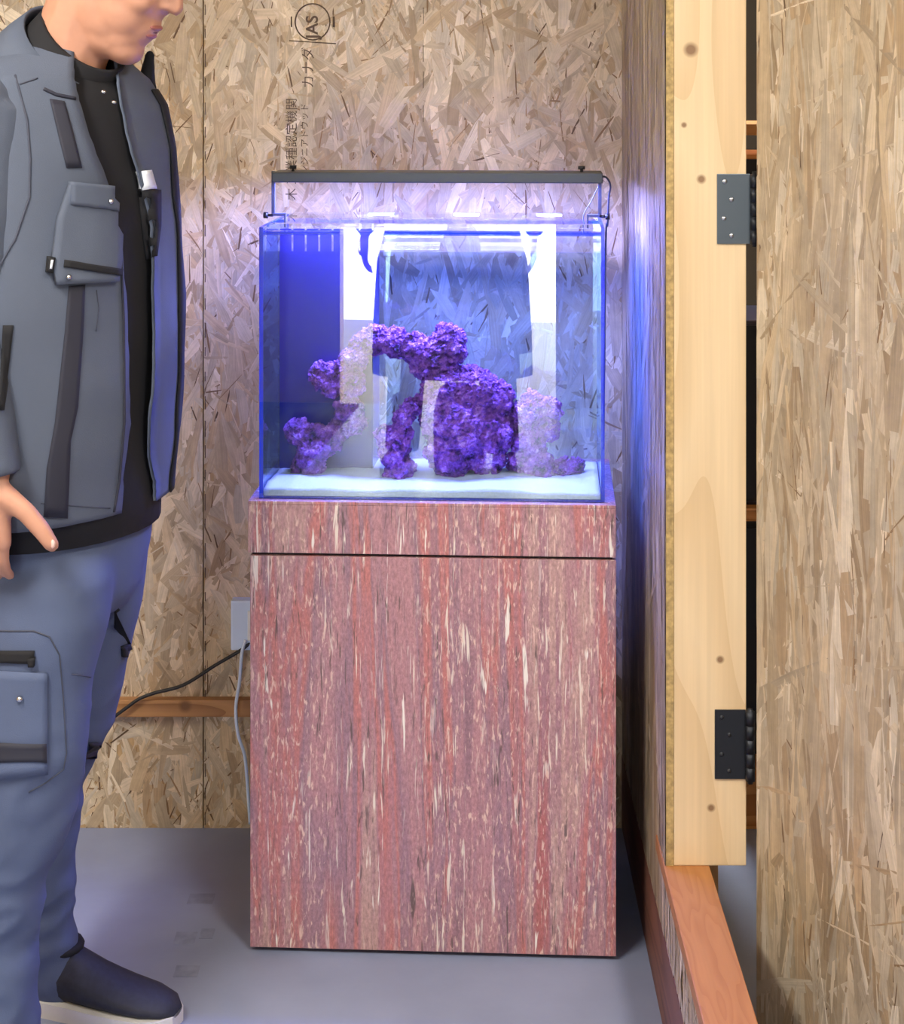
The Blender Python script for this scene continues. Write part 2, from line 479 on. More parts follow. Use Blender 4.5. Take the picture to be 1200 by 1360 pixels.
M_hinge = mat('black_hinge', srgb(40, 43, 48), .45, metal=.6)
M_hinge2 = mat('hinge_reflection_grey', srgb(88, 98, 106), .4, metal=.5)  # upper hinge: its bluish reflection is put into the colour
M_screw = mat('screw_steel', srgb(190, 192, 196), .3, metal=1)
M_screwd = mat('screw_black', srgb(60, 62, 66), .4, metal=.8)
def hinge(y0, y1, px0, px1, leafm, label, screws, sm):
    d = END_Y - .003
    a = pp(px0, y1, d); b = pp(px1, y0, d)
    h = empty('door_hinge', ((a.x + b.x) / 2, d, a.z)); tag(h, label, 'hinge', 'hinges of the strand board door')
    box('leaf', (a.x, d, a.z), (b.x, END_Y, b.z), leafm, h, bev=.0008)
    n = 5; hh = (b.z - a.z) / n
    for k in range(n):
        v, f = cyl_vf((b.x + .006, d - .006, a.z + k * hh + .0003), (b.x + .006, d - .006, a.z + (k + 1) * hh - .0003), .0075, None, 20)
        mk('knuckle', v, f, M_hinge, h, True)
    v, f = cyl_vf((b.x + .006, d - .006, a.z - .004), (b.x + .006, d - .006, b.z + .004), .0045); mk('pin', v, f, M_hinge, h, True)
    for (sx, sy) in screws:
        c = pp(sx, sy, d)
        v, f = cyl_vf(c + Vector((0, .001, 0)), c + Vector((0, -.0012, 0)), .0042, .003, 12); mk('screw', v, f, sm, h, True)
hinge(231, 324, 952, 996, M_hinge2, 'upper steel hinge, grey from a reflection put into its colour, with two bright screws on the fir post', [(962, 241), (961, 290), (971, 265), (971, 313)], M_screw)
hinge(943, 1035, 949, 990, M_hinge, 'lower black steel hinge near the foot of the fir post', [(958, 953), (968, 976), (958, 1002), (968, 1024)], M_screwd)

# ------------------------------------------------------------------ storeroom shelf seen through the gap
M_shelf = wood_mat('shelf_wood', srgb(204, 150, 92), srgb(170, 112, 60), 'x', 10, .6)
sh = empty('storage_shelf', (.78, 3.55, 0)); tag(sh, 'wooden storage shelf in the dark storeroom behind the door', 'shelf')
for x in (.50, 1.10):
    for y in (3.42, 3.72):
        box('upright', (x - .02, y - .02, 0), (x + .02, y + .02, 1.55), M_shelf, sh)
for z in (.1, .62, 1.19, 1.40):
    box('shelf_board', (.48, 3.40, z), (1.12, 3.74, z + .022), M_shelf, sh)
def crate(name, lo, hi, m, label, cat, led=()):
    e = empty(name, ((lo[0] + hi[0]) / 2, (lo[1] + hi[1]) / 2, lo[2])); tag(e, label, cat)
    box('casing', lo, hi, m, e, bev=.006)
    box('front_panel', (lo[0] + .01, lo[1] - .003, lo[2] + .01), (hi[0] - .01, lo[1], hi[2] - .01), M_hinge, e)
    for (x, z) in led:
        v, f = ico_vf((x, lo[1] - .004, z), (.004, .003, .004), sub=1); mk('indicator', v, f, M_screw, e, True)
crate('equipment_box', (.53, 3.44, .642), (.72, 3.68, 1.02), mat('navy_plastic', srgb(34, 36, 58), .4), 'dark navy equipment box with small indicators on the shelf', 'box', [(.60, .86), (.62, .80), (.60, .74), (.61, .95)])
box('kick_board', (.48, 3.395, 0), (1.12, 3.40, .122), M_shelf, sh)
crate('added_dark_bin', (.50, 3.46, .124), (1.08, 3.68, .60), mat('added_bin_black', srgb(16, 15, 16), .7), 'added large black bin hiding the lit storeroom floor', 'bin')  # black box added to hide daylight on the storeroom floor
crate('wooden_crate', (.53, 3.44, 1.212), (.72, 3.68, 1.36), M_shelf, 'small orange wooden crate on the upper shelf', 'crate')

# ------------------------------------------------------------------ ceiling lamps
M_lamp_body = mat('lamp_white', srgb(235, 235, 232), .4)
M_lamp_glow = mat('lamp_diffuser', (1, 1, 1, 1), .5, emit=(1.0, .97, .92, 1), emit_s=6)
def ceiling_lamp(x, y, watts, label):
    e = empty('ceiling_lamp', (x, y, CEIL)); tag(e, label, 'lamp', 'long ceiling lamps')
    box('housing', (x - .14, y - .6, CEIL - .05), (x + .14, y + .6, CEIL), M_lamp_body, e, bev=.008)
    box('diffuser', (x - .12, y - .58, CEIL - .07), (x + .12, y + .58, CEIL - .05), M_lamp_glow, e, bev=.008)
    ld = bpy.data.lights.new('lamp_light', 'AREA'); ld.shape = 'RECTANGLE'; ld.size = .24; ld.size_y = 1.16
    ld.energy = watts; ld.color = (1.0, .95, .88)
    lo = bpy.data.objects.new('lamp_light', ld); COL.objects.link(lo); lo.parent = e
    lo.location = (0, 0, -.075)
ceiling_lamp(-1.15, 1.25, CEIL_W[0], 'long white ceiling lamp over the left side of the room')
ceiling_lamp(.75, .9, CEIL_W[1], 'long white ceiling lamp over the right side of the room')

# ------------------------------------------------------------------ aquarium cabinet
CYAW = math.radians(-2.9)
CC = Vector(((572 - VX) * 2.9 / FPX, 2.9, 0))           # middle of the cabinet front on the floor
def travertine():
    m = bpy.data.materials.new('red_travertine'); m.use_nodes = True
    nt = m.node_tree; b = nt.nodes['Principled BSDF']; N = nt.nodes.new; L = nt.links.new
    tc = N('ShaderNodeTexCoord')
    def nz(scale, st, detail=4, rough=.55, dist=0.0, loc=(0, 0, 0)):
        mp = N('ShaderNodeMapping'); mp.inputs['Scale'].default_value = st; mp.inputs['Location'].default_value = loc
        L(tc.outputs['Object'], mp.inputs['Vector'])
        n = N('ShaderNodeTexNoise'); n.inputs['Scale'].default_value = scale; n.inputs['Detail'].default_value = detail
        n.inputs['Roughness'].default_value = rough; n.inputs['Distortion'].default_value = dist
        L(mp.outputs[0], n.inputs['Vector']); return n
    band = nz(8.5, (1, 1, .07), 4, .62, .6)
    ramp = N('ShaderNodeValToRGB'); cr = ramp.color_ramp
    cols = [(.30, (142, 108, 118)), (.37, (162, 122, 132)), (.43, (188, 138, 142)), (.48, (160, 124, 136)), (.53, (196, 124, 118)), (.57, (178, 130, 138)), (.62, (194, 156, 148)), (.67, (168, 124, 134)), (.73, (182, 110, 108))]
    cr.elements[0].position = cols[0][0]; cr.elements[0].color = srgb(*cols[0][1])
    cr.elements[1].position = cols[-1][0]; cr.elements[1].color = srgb(*cols[-1][1])
    for p, c in cols[1:-1]:
        e = cr.elements.new(p); e.color = srgb(*c)
    L(band.outputs['Fac'], ramp.inputs[0])
    fine = nz(1, (230, 230, 100), 5, .75)
    mr = N('ShaderNodeMapRange'); mr.inputs[1].default_value = .3; mr.inputs[2].default_value = .7; mr.inputs[3].default_value = .55; mr.inputs[4].default_value = 1.18
    L(fine.outputs['Fac'], mr.inputs[0])
    mx = N('ShaderNodeMix'); mx.data_type = 'RGBA'; mx.blend_type = 'MULTIPLY'; mx.inputs['Factor'].default_value = 1
    L(ramp.outputs[0], mx.inputs['A']); L(mr.outputs[0], mx.inputs['B'])
    out = mx.outputs['Result']
    # pale calcite veins: short upright streaks, gathered in bands; dark pits beside them
    for (sc_, st, lo, hi, colr, loc, bandsc, bl) in ((1, (150, 150, 10), .60, .66, srgb(230, 218, 204), (0, 0, 0), 11, .47),
                                               (1, (72, 72, 5), .63, .665, srgb(240, 234, 224), (3, 1, 2), 9, .46),
                                               (1, (170, 170, 14), .59, .66, srgb(96, 78, 76), (7, 2, 5), 8, .44),
                                               (1, (190, 190, 40), .56, .66, srgb(222, 190, 176), (1, 8, 3), 5, .40)):
        vn = nz(sc_, st, 3, .6, .6, loc)
        k = N('ShaderNodeMapRange'); k.inputs[1].default_value = lo; k.inputs[2].default_value = hi; L(vn.outputs['Fac'], k.inputs[0])
        bn = nz(bandsc, (1, 1, .12), 2, .5, 0, (loc[0] + 5, 0, 0))
        bk = N('ShaderNodeMapRange'); bk.inputs[1].default_value = bl - .03; bk.inputs[2].default_value = bl + .08; L(bn.outputs['Fac'], bk.inputs[0])
        mm = N('ShaderNodeMath'); mm.operation = 'MULTIPLY'; L(k.outputs[0], mm.inputs[0]); L(bk.outputs[0], mm.inputs[1])
        mm2 = N('ShaderNodeMath'); mm2.operation = 'MULTIPLY'; L(mm.outputs[0], mm2.inputs[0]); mm2.inputs[1].default_value = .9
        mv = N('ShaderNodeMix'); mv.data_type = 'RGBA'; L(mm2.outputs[0], mv.inputs['Factor']); L(out, mv.inputs['A']); mv.inputs['B'].default_value = colr
        out = mv.outputs['Result']
    L(out, b.inputs['Base Color'])
    b.inputs['Roughness'].default_value = .3; b.inputs['Specular IOR Level'].default_value = .5
    return m
M_trav = travertine()
M_black = mat('black_gap', srgb(22, 18, 18), .6)
cab = empty('aquarium_cabinet', CC, CYAW); tag(cab, 'red travertine patterned cabinet carrying the aquarium', 'cabinet')
CW, CD, CH = .636, .36, .781
box('body', (-CW / 2 + .004, .018, .004), (CW / 2 - .004, CD, CH - .006), M_trav, cab, world_space=False)
bm = bmesh.new(); bm_box(bm, (-CW / 2, .001, CH - .0895), (CW / 2, .018, CH - .006), .0012); bm_box(bm, (-CW / 2, .001, CH - .006), (CW / 2, CD, CH), .0012)
bm_obj('top_fascia', bm, M_trav, cab, world_space=False)
box('door_panel', (-CW / 2 + .004, 0, .008), (CW / 2, .0175, CH - .0945), M_trav, cab, bev=.0012, world_space=False)
box('shadow_gap_strip', (-CW / 2 + .006, .012, CH - .096), (CW / 2 - .006, .0185, CH - .088), M_black, cab, world_space=False)
for sx in (-1, 1):
    for yy in (.05, CD - .05):
        v, f = cyl_vf((sx * .27, yy, 0), (sx * .27, yy, .006), .018); mk('foot', v, f, M_black, cab, True, world_space=False)

# ------------------------------------------------------------------ aquarium
def glass_mat(name, tint, ior=1.45, spec_col=(1, 1, 1, 1), two_sided=False, rough=0.0, refl=1.0):
    m = bpy.data.materials.new(name); m.use_nodes = True
    nt = m.node_tree; N = nt.nodes.new; L = nt.links.new
    nt.nodes.remove(nt.nodes['Principled BSDF']); out = nt.nodes['Material Output']
    t = N('ShaderNodeBsdfTransparent'); t.inputs[0].default_value = tint
    g = N('ShaderNodeBsdfGlossy'); g.inputs['Color'].default_value = spec_col; g.inputs['Roughness'].default_value = rough
    fr = N('ShaderNodeFresnel'); fr.inputs['IOR'].default_value = ior
    geo = N('ShaderNodeNewGeometry')
    inv = N('ShaderNodeMath'); inv.operation = 'SUBTRACT'; inv.inputs[0].default_value = refl; L(geo.outputs['Backfacing'], inv.inputs[1])
    inv.use_clamp = True
    mm = N('ShaderNodeMath'); mm.operation = 'MULTIPLY'; L(fr.outputs[0], mm.inputs[0]); L(inv.outputs[0], mm.inputs[1])
    mx = N('ShaderNodeMixShader'); L(mm.outputs[0], mx.inputs[0]); L(t.outputs[0], mx.inputs[1]); L(g.outputs[0], mx.inputs[2])
    L(mx.outputs[0], out.inputs['Surface'])
    return m
M_glass = glass_mat('aquarium_glass', (.955, .98, .992, 1), 1.78)
M_lid = glass_mat('lid_glass', (.96, .975, .99, 1), 1.5)
M_water = glass_mat('water_surface', (.93, .97, 1, 1), 1.33)
M_waterb = glass_mat('water_body', (.82, .89, .94, 1), 1.0)
M_brace = glass_mat('blue_tinted_brace', (.45, .68, 1, 1), 1.5)
M_gedge = mat('glass_edge_led_glow', srgb(12, 56, 204), .2)  # lamp light guided to the pane edges, put into a blue colour
TW, TD, TZ0, TZ1, GT = .600, .30, CH, 1.2545, .006
tank = empty('aquarium', WM['aquarium_cabinet'] @ Vector((-.001, .016, CH)), CYAW)
tag(tank, 'rimless glass aquarium with blue-lit edges on the travertine cabinet', 'aquarium')
TH = TZ1 - TZ0
def pane(name, lo, hi, thin):
    bm = bmesh.new(); bm_box(bm, lo, hi, .0)
    bm.normal_update()
    for f in bm.faces:
        f.material_index = 0 if abs(f.normal[thin]) > .5 else 1
    return bm_obj(name, bm, [M_glass, M_gedge], tank, False, False)
hw = TW / 2
pane('front_pane', (-hw, 0, 0), (hw, GT, TH), 1)
pane('back_pane', (-hw, TD - GT, 0), (hw, TD, TH), 1)
M_side = glass_mat('side_glass_glow_tint', (.50, .68, 1, 1), 1.78)  # blue lamp glow of the side panes put into the tint
for lo_, hi_ in ((-hw, -hw + GT), (hw - GT, hw)):
    sp = pane('side_pane', (lo_, GT, 0), (hi_, TD - GT, TH), 0); sp.data.materials[0] = M_side
pane('bottom_pane', (-hw + GT, GT, 0), (hw - GT, TD - GT, .004), 2)
for y0, y1 in ((GT, GT + .03), (TD - GT - .03, TD - GT)):
    bs = pane('brace_strip', (-hw + GT, y0, TH - .014), (hw - GT, y1, TH - .008), 2); bs.data.materials[0] = M_brace
# overflow box in the rear left corner
M_blue = mat('blue_acrylic', srgb(5, 16, 112), .25)
OX1 = -.1826 - tank.location.x
ob = box('overflow_box', (-hw + GT + .001, .175, .004), (OX1, TD - GT - .001, TH - .045), M_blue, tank, world_space=False)
nt_ = 7; tw = (OX1 + hw - GT) / nt_
for k in range(nt_):
    x0 = -hw + GT + k * tw
    box('weir_tooth', (x0 + .002, .175, TH - .045), (x0 + tw - .002, .179, TH - .018), M_blue, tank, world_space=False)
# water
WZ = 1.212 - TZ0
bm = bmesh.new(); bm_box(bm, (-hw + GT + .0004, GT + .0004, .0045), (hw - GT - .0004, TD - GT - .0004, WZ))
bm.normal_update()
for f in bm.faces: f.material_index = 0 if f.normal.z > .5 else 1
water = bm_obj('water', bm, [M_water, M_waterb], None); water.location = tank.location; water.rotation_euler = (0, 0, CYAW)
tag(water, 'clear water filling the aquarium to just under its rim', 'water', kind='stuff')
# sand bed
M_sand = mat('white_sand', srgb(196, 200, 210), .9, noise_scale=350, noise_amt=.10, bump=.35, bump_scale=500)
nx, ny = 60, 26; V = []; Fq = []
x0, x1, y0, y1 = -hw + GT + .001, hw - GT - .001, GT + .001, TD - GT - .001
for j in range(ny + 1):
    for i in range(nx + 1):
        x = x0 + (x1 - x0) * i / nx; y = y0 + (y1 - y0) * j / ny
        z = .017 + .006 * noise.noise(Vector((x * 9, y * 9, 1.3))) - .008 * j / ny + .003 * noise.noise(Vector((x * 30, y * 30, 4)))
        V.append((x, y, z))
for j in range(ny):
    for i in range(nx):
        a = j * (nx + 1) + i; Fq.append((a, a + 1, a + nx + 2, a + nx + 1))
K = len(V); rim = [i for i in range(nx + 1)] + [j * (nx + 1) + nx for j in range(1, ny + 1)] + [ny * (nx + 1) + i for i in range(nx - 1, -1, -1)] + [j * (nx + 1) for j in range(ny - 1, 0, -1)]
V += [(V[i][0], V[i][1], .0045) for i in rim]
for q in range(len(rim)):
    q2 = (q + 1) % len(rim); Fq.append((rim[q2], rim[q], K + q, K + q2))
sand = mk('sand_bed', V, Fq, M_sand, None, True); sand.location = tank.location; sand.rotation_euler = (0, 0, CYAW)
tag(sand, 'fine white sand covering the aquarium floor', 'sand', kind='stuff')

# live rock
def rock_mat():
    m = bpy.data.materials.new('coralline_rock'); m.use_nodes = True
    nt = m.node_tree; b = nt.nodes['Principled BSDF']; N = nt.nodes.new; L = nt.links.new
    tc = N('ShaderNodeTexCoord'); n = N('ShaderNodeTexNoise'); n.inputs['Scale'].default_value = 38; n.inputs['Detail'].default_value = 6; n.inputs['Roughness'].default_value = .7
    L(tc.outputs['Object'], n.inputs['Vector'])
    r = N('ShaderNodeValToRGB'); cr = r.color_ramp
    cr.elements[0].position = .34; cr.elements[0].color = srgb(44, 24, 62)
    cr.elements[1].position = .66; cr.elements[1].color = srgb(200, 146, 228)
    e = cr.elements.new(.46); e.color = srgb(122, 62, 148)
    e = cr.elements.new(.56); e.color = srgb(150, 84, 178)
    L(n.outputs['Fac'], r.inputs[0]); L(r.outputs[0], b.inputs['Base Color'])
    b.inputs['Roughness'].default_value = .8
    v = N('ShaderNodeTexVoronoi'); v.inputs['Scale'].default_value = 170; L(tc.outputs['Object'], v.inputs['Vector'])
    bp = N('ShaderNodeBump'); bp.inputs['Strength'].default_value = .8; bp.inputs['Distance'].default_value = .004
    L(v.outputs['Distance'], bp.inputs['Height']); L(bp.outputs[0], b.inputs['Normal'])
    return m
M_rock = rock_mat()
def rock(name, blobs, label, seed, vox=.0034):
    r = random.Random(seed); parts = []
    for (px, py, rp, d) in blobs:
        c = pp(px, py, d); rad = rp * d / FPX * 1.08
        parts.append(ico_vf(c, (rad, rad * .9, rad)))
        for k in range(9):
            t = Vector((r.gauss(0, 1), r.gauss(0, 1), r.gauss(0, 1))).normalized()
            s = rad * r.uniform(.25, .45)
            parts.append(ico_vf(c + t * rad * .86, (s, s, s), sub=1))
    me = voxel(name, parts, vox, 1, .4)
    me.update()
    zmin = tank.location.z + .012
    for v_ in me.vertices:
        p = v_.co
        a = noise.noise(p * 55 + Vector((seed, 0, 0))) * .0065 + noise.noise(p * 130) * .0068 + noise.noise(p * 250) * .0045
        v_.co = p + v_.normal * a
        if v_.co.z < zmin: v_.co.z = zmin
    o = mo(name, me, M_rock, None, False)
    tag(o, label, 'rock', 'purple live rocks in the aquarium')
    return o
d0 = 3.07
rock('live_rock', [(396, 575, 17, d0), (418, 588, 24, d0), (410, 618, 20, d0), (440, 580, 16, d0), (405, 640, 17, d0)], 'small knobbly purple rock standing before the blue overflow box', 1)
rock('live_rock', [(468, 480, 18, d0), (430, 497, 17, d0), (440, 515, 13, d0), (465, 510, 18, d0), (462, 545, 18, d0), (450, 572, 14, d0 + .02), (497, 450, 19, d0), (522, 455, 18, d0), (550, 462, 20, d0),
                   (580, 465, 19, d0), (597, 452, 21, d0), (603, 468, 16, d0), (478, 462, 15, d0), (565, 482, 18, d0), (470, 560, 16, d0)], 'arched purple rock spanning the top of the reef', 2)
rock('live_rock', [(590, 520, 30, d0), (630, 520, 30, d0), (612, 560, 42, d0), (660, 530, 22, d0), (645, 575, 34, d0), (600, 600, 32, d0), (645, 605, 26, d0), (580, 560, 22, d0), (585, 500, 22, d0), (600, 622, 18, d0)], 'large rounded purple boulder under the right end of the arch', 3)
rock('live_rock', [(545, 540, 12, d0 - .02), (536, 555, 13, d0 - .02), (530, 580, 17, d0 - .02), (522, 600, 20, d0 - .02), (530, 622, 18, d0 - .02), (508, 575, 10, d0 - .02), (560, 535, 12, d0), (515, 585, 12, d0)], 'slender upright purple rock under the arch', 4)
rock('live_rock', [(705, 550, 24, d0), (725, 545, 18, d0), (700, 585, 22, d0), (712, 620, 22, d0), (690, 610, 16, d0), (728, 570, 15, d0)], 'blocky pale purple rock to the right of the boulder', 5)
rock('live_rock', [(750, 625, 16, d0 + .01), (766, 618, 10, d0 + .01), (740, 628, 11, d0)], 'low small purple rock lying near the right glass', 6)

# glass lid resting on the rim
bm = bmesh.new(); bm_box(bm, (-hw + .02, .02, TH + .0005), (hw - .02, TD - .01, TH + .0045)); lid = bm_obj('lid', bm, M_lid, tank, False, False)
lid['label'] = 'clear glass lid lying on the rim'
M_lid_plate = mat('pale_lid_grey', srgb(140, 146, 170), .3)  # pale colour of three small flat plates on the lid
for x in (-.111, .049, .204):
    box('pale_lid_plate', (x - .024, TD - .075, TH + .0045), (x + .024, TD - .045, TH + .0065), M_lid_plate, lid, world_space=False)

# aquarium lamp
M_alu = mat('dark_anodised_aluminium', srgb(72, 76, 80), .4, metal=.5)
M_rod = mat('grey_bracket_rod', srgb(62, 62, 70), .5, metal=.2)
M_knob = mat('black_plastic', srgb(24, 24, 28), .45)
M_led = mat('led_strip', (1, 1, 1, 1), .4, emit=(.40, .38, 1.0, 1), emit_s=30)
LZ = 1.326 - TZ0; LY = TD * .5
al = empty('aquarium_lamp', tank.location + Vector((0, 0, TH)), CYAW); tag(al, 'slim dark LED light bar on brackets above the aquarium', 'lamp')
lz = 1.326 - TZ1
LXL, LXR = -.300, .300
box('light_bar', (LXL + .004, LY - .045, lz), (LXR, LY + .045, lz + .0185), M_alu, al, bev=.002, world_space=False)
for x in (-.2, 0, .2):
    box('led_strip', (x - .075, LY - .02, lz - .0008), (x + .075, LY + .02, lz), M_led, al, world_space=False)
for s, x in ((-1, LXL), (1, LXR - .004)):
    box('bracket_rod', (x - .003, LY - .004, .012), (x + .003, LY + .004, lz + .0185), M_rod, al, world_space=False)
    box('bracket_hook', (min(x, x - s * .022), LY - .006, .008), (max(x, x - s * .022), LY + .006, .013), M_rod, al, world_space=False)
    box('bracket_clip', (x - s * .022 - .0015, LY - .006, -.012), (x - s * .022 + .0015, LY + .006, .013), M_rod, al, world_space=False)
    v, f = join_vf([cyl_vf((x, LY, .009), (x + s * .012, LY, .009), .0025), cyl_vf((x + s * .010, LY, .009), (x + s * .018, LY, .009), .0058)])
    mk('clamp_knob', v, f, M_knob, al, True, world_space=False)
for x in (LXL + .036, LXR - .037):
    v, f = join_vf([cyl_vf((x, LY, lz + .018), (x, LY, lz + .024), .003), cyl_vf((x, LY, lz + .023), (x, LY, lz + .029), .0065)])
    mk('top_knob', v, f, M_knob, al, True, world_space=False)
tube('power_lead', smooth_pts([(LXR - .002, LY, lz + .010), (LXR + .008, LY, lz + .008), (LXR + .015, LY, lz - .006), (LXR + .013, LY + .02, lz - .03), (LXR + .012, LY + .06, -.01), (LXR + .012, TD + .02, -.06), (LXR + .008, TD + .02, -.45)]), .0018, M_rod, al, world_space=False)
tube('sensor_lead', smooth_pts([(LXR - .004, LY, lz - .002), (LXR - .02, LY + .01, .035), (LXR - .033, LY + .01, .012), (LXR - .034, LY + .01, -.02)]), .0010, M_rod, al, world_space=False)
ld = bpy.data.lights.new('led_light', 'AREA'); ld.shape = 'RECTANGLE'; ld.size = .56; ld.size_y = .06; ld.energy = LED_W; ld.color = (.20, .24, 1.0)
lo = bpy.data.objects.new('led_light', ld); COL.objects.link(lo); lo.parent = al; lo.location = (0, LY, lz - .003)

# ------------------------------------------------------------------ outlet, cables, printed marks on the back wall
M_out = mat('pale_plastic', srgb(208, 226, 250), .4)
oa = pp(307, 862, WALL_Y - .02); obb = pp(350, 796, WALL_Y - .02)
ou = empty('wall_outlet', ((oa.x + obb.x) / 2, WALL_Y, oa.z)); tag(ou, 'pale plastic wall outlet beside the cabinet', 'outlet')
box('cover', (oa.x, WALL_Y - .03, oa.z), (obb.x, WALL_Y - .002, obb.z), M_out, ou, bev=.004)
box('socket', (oa.x + .034, WALL_Y - .032, oa.z + .02), (obb.x - .008, WALL_Y - .029, obb.z - .02), M_lamp_body, ou, bev=.001)
bc = tube('black_cable', smooth_pts([pp(334, 850, WALL_Y - .025), pp(322, 862, WALL_Y - .03), pp(285, 884, WALL_Y - .03), pp(243, 910, WALL_Y - .03), pp(200, 922, WALL_Y - .03), pp(172, 937, WALL_Y - .035), pp(120, 985, WALL_Y - .04), pp(80, 1085, WALL_Y - .04)]), .0036, M_knob)
tag(bc, 'black power cable drooping along the back wall from the outlet', 'cable')
wc = tube('white_cable', smooth_pts([pp(326, 850, WALL_Y - .035), pp(321, 868, WALL_Y - .04), pp(318, 905, WALL_Y - .04), pp(313, 940, WALL_Y - .045), pp(316, 975, WALL_Y - .045), pp(325, 1005, WALL_Y - .04), pp(329, 1050, WALL_Y - .04), pp(332, 1094, WALL_Y - .04)]), .0034, M_out)
tag(wc, 'pale cable hanging from the outlet beside the cabinet', 'cable')
M_ink = mat('stamp_ink', srgb(84, 66, 50), .8)
PANEL2 = [o for o in bpy.data.objects if o.name == 'osb_panel.001'][0]
INK_Y = WALL_Y - .0022
def ink_text(s, px, py, size, rot=90, parent=PANEL2, bold=0.0):
    cu = bpy.data.curves.new('stamp_text', 'FONT'); cu.body = s; cu.size = size; cu.align_x = 'CENTER'; cu.align_y = 'CENTER'; cu.extrude = .00015; cu.offset = bold
    t = bpy.data.objects.new('tmp', cu); COL.objects.link(t)
    dg = bpy.context.evaluated_depsgraph_get(); dg.update()
    me = bpy.data.meshes.new_from_object(t.evaluated_get(dg)); bpy.data.objects.remove(t)
    p = pp(px, py, WALL_Y)
    Mx = Matrix.Translation((p.x, INK_Y, p.z)) @ Matrix.Rotation(math.radians(rot), 4, 'Y').inverted() @ Matrix.Rotation(math.radians(90), 4, 'X')
    me.transform(Mx); me.materials.clear()
    return mo('stamp_text', me, M_ink, parent)
def ink_line(pts, w=.0022):
    return tube('stamp_line', [Vector((pp(x, y, WALL_Y).x, INK_Y + .0002, pp(x, y, WALL_Y).z)) for x, y in pts], w / 2, M_ink, PANEL2, 6)
ink_text('JAS', 415, 36, .034, 90, bold=.0006)
ink_line([(415 + 23 * math.cos(a * math.pi / 16), 29 + 24 * math.sin(a * math.pi / 16)) for a in range(33)], .003)
ink_line([(384, 54), (446, 58)], .0022)
ink_line([(387, 22), (387, 36)], .003); ink_line([(443, 22), (443, 36)], .0045)
ink_text('カナダ', 410, 90, .028, 90)
ink_text('エンジニアドウッド', 405, 190, .018, 90)
ink_text('木 工業種認定機関', 388, 198, .025, 90)
# dashed guide line printed beside the joint, and a fine line further right
for k in range(34):
    y = 6 + k * 32.5
    if 918 < y < 950: continue
    ink_line([(272.5, y), (272.5, y + R.uniform(10, 22))], .0018)
for y in (10, 60, 95, 140, 205): ink_line([(562, y), (562, y + 22)], .0014)

# ------------------------------------------------------------------ the man looking at the aquarium
PSI = math.radians(32)
FW = Vector((math.cos(PSI), -math.sin(PSI), 0)); LF = Vector((math.sin(PSI), math.cos(PSI), 0)); UP = Vector((0, 0, 1))
PD = 2.62
M_skin = mat('skin', srgb(192, 140, 114), .5, noise_scale=40, noise_amt=.06)
M_lip = mat('lips', srgb(166, 102, 94), .5)
M_nail = mat('fingernail', srgb(226, 190, 178), .3)
M_jk = mat('grey_work_cloth', srgb(82, 90, 106), .8, noise_scale=9, noise_amt=.05, bump=.15, bump_scale=700)
M_tr = mat('blue_grey_trouser_cloth', srgb(79, 91, 120), .8, noise_scale=9, noise_amt=.05, bump=.15, bump_scale=700)
M_tape = mat('charcoal_tape', srgb(38, 39, 52), .7)
M_bk = mat('black_cloth', srgb(20, 20, 24), .85)
M_seam = mat('seam_thread', srgb(66, 70, 84), .8)  # thread of the sewn seams, darker than the cloth
M_whitetag = mat('white_label', srgb(225, 230, 236), .5)
M_snap = mat('steel_snap', srgb(200, 202, 206), .25, metal=1)
M_hair = mat('black_hair', srgb(24, 20, 20), .6, noise_scale=90, noise_amt=.4)

def ell_ring(c, a, b, n=28, fwd=None, lf=None):
    fwd = fwd or FW; lf = lf or LF
    return [c + fwd * a * math.cos(2 * math.pi * k / n) + lf * b * math.sin(2 * math.pi * k / n) for k in range(n)]

def hand_parts(wrist, palm_dir, palm_n, thumb_dir, size=1.0, curl=.45, spread=.018):
    """palm and five tapered, bent fingers; the thumb leaves the side of the palm near its base"""
    wrist = Vector(wrist); pdv = Vector(palm_dir).normalized(); nv = Vector(palm_n).normalized()
    sv = pdv.cross(nv).normalized()
    if sv.dot(Vector(thumb_dir)) < 0: sv = -sv
    P = []; s = size
    k0 = wrist + pdv * .095 * s
    for q in range(4):
        o = (1.5 - q) * .020 * s
        P.append(capsule_vf(wrist + sv * o * .55 + pdv * .012 * s, k0 + sv * o, .0145 * s, .0125 * s))
    for q, ln in enumerate((.070, .078, .072, .056)):
        o = (1.5 - q) * .020 * s; a = k0 + sv * o; ang = curl * .5
        dirv = pdv; r = .0095 * s
        for j, fr_ in enumerate((.45, .32, .25)):
            dirv = (pdv * math.cos(ang) + nv * math.sin(ang)).normalized()
            b = a + dirv * ln * s * fr_
            P.append(capsule_vf(a, b, r, r * .92)); a = b; r *= .92; ang += curl
    td = Vector(thumb_dir).normalized()
    a = wrist + pdv * .022 * s + sv * .022 * s; b = a + td * .042 * s; c = b + (td * .9 + pdv * .3).normalized() * .034 * s; e = c + (td * .85 + pdv * .45).normalized() * .026 * s
    P += [capsule_vf(a, b, .0185 * s, .0145 * s), capsule_vf(b, c, .0145 * s, .0135 * s), capsule_vf(c, e, .0135 * s, .0110 * s)]
    return P, e, td

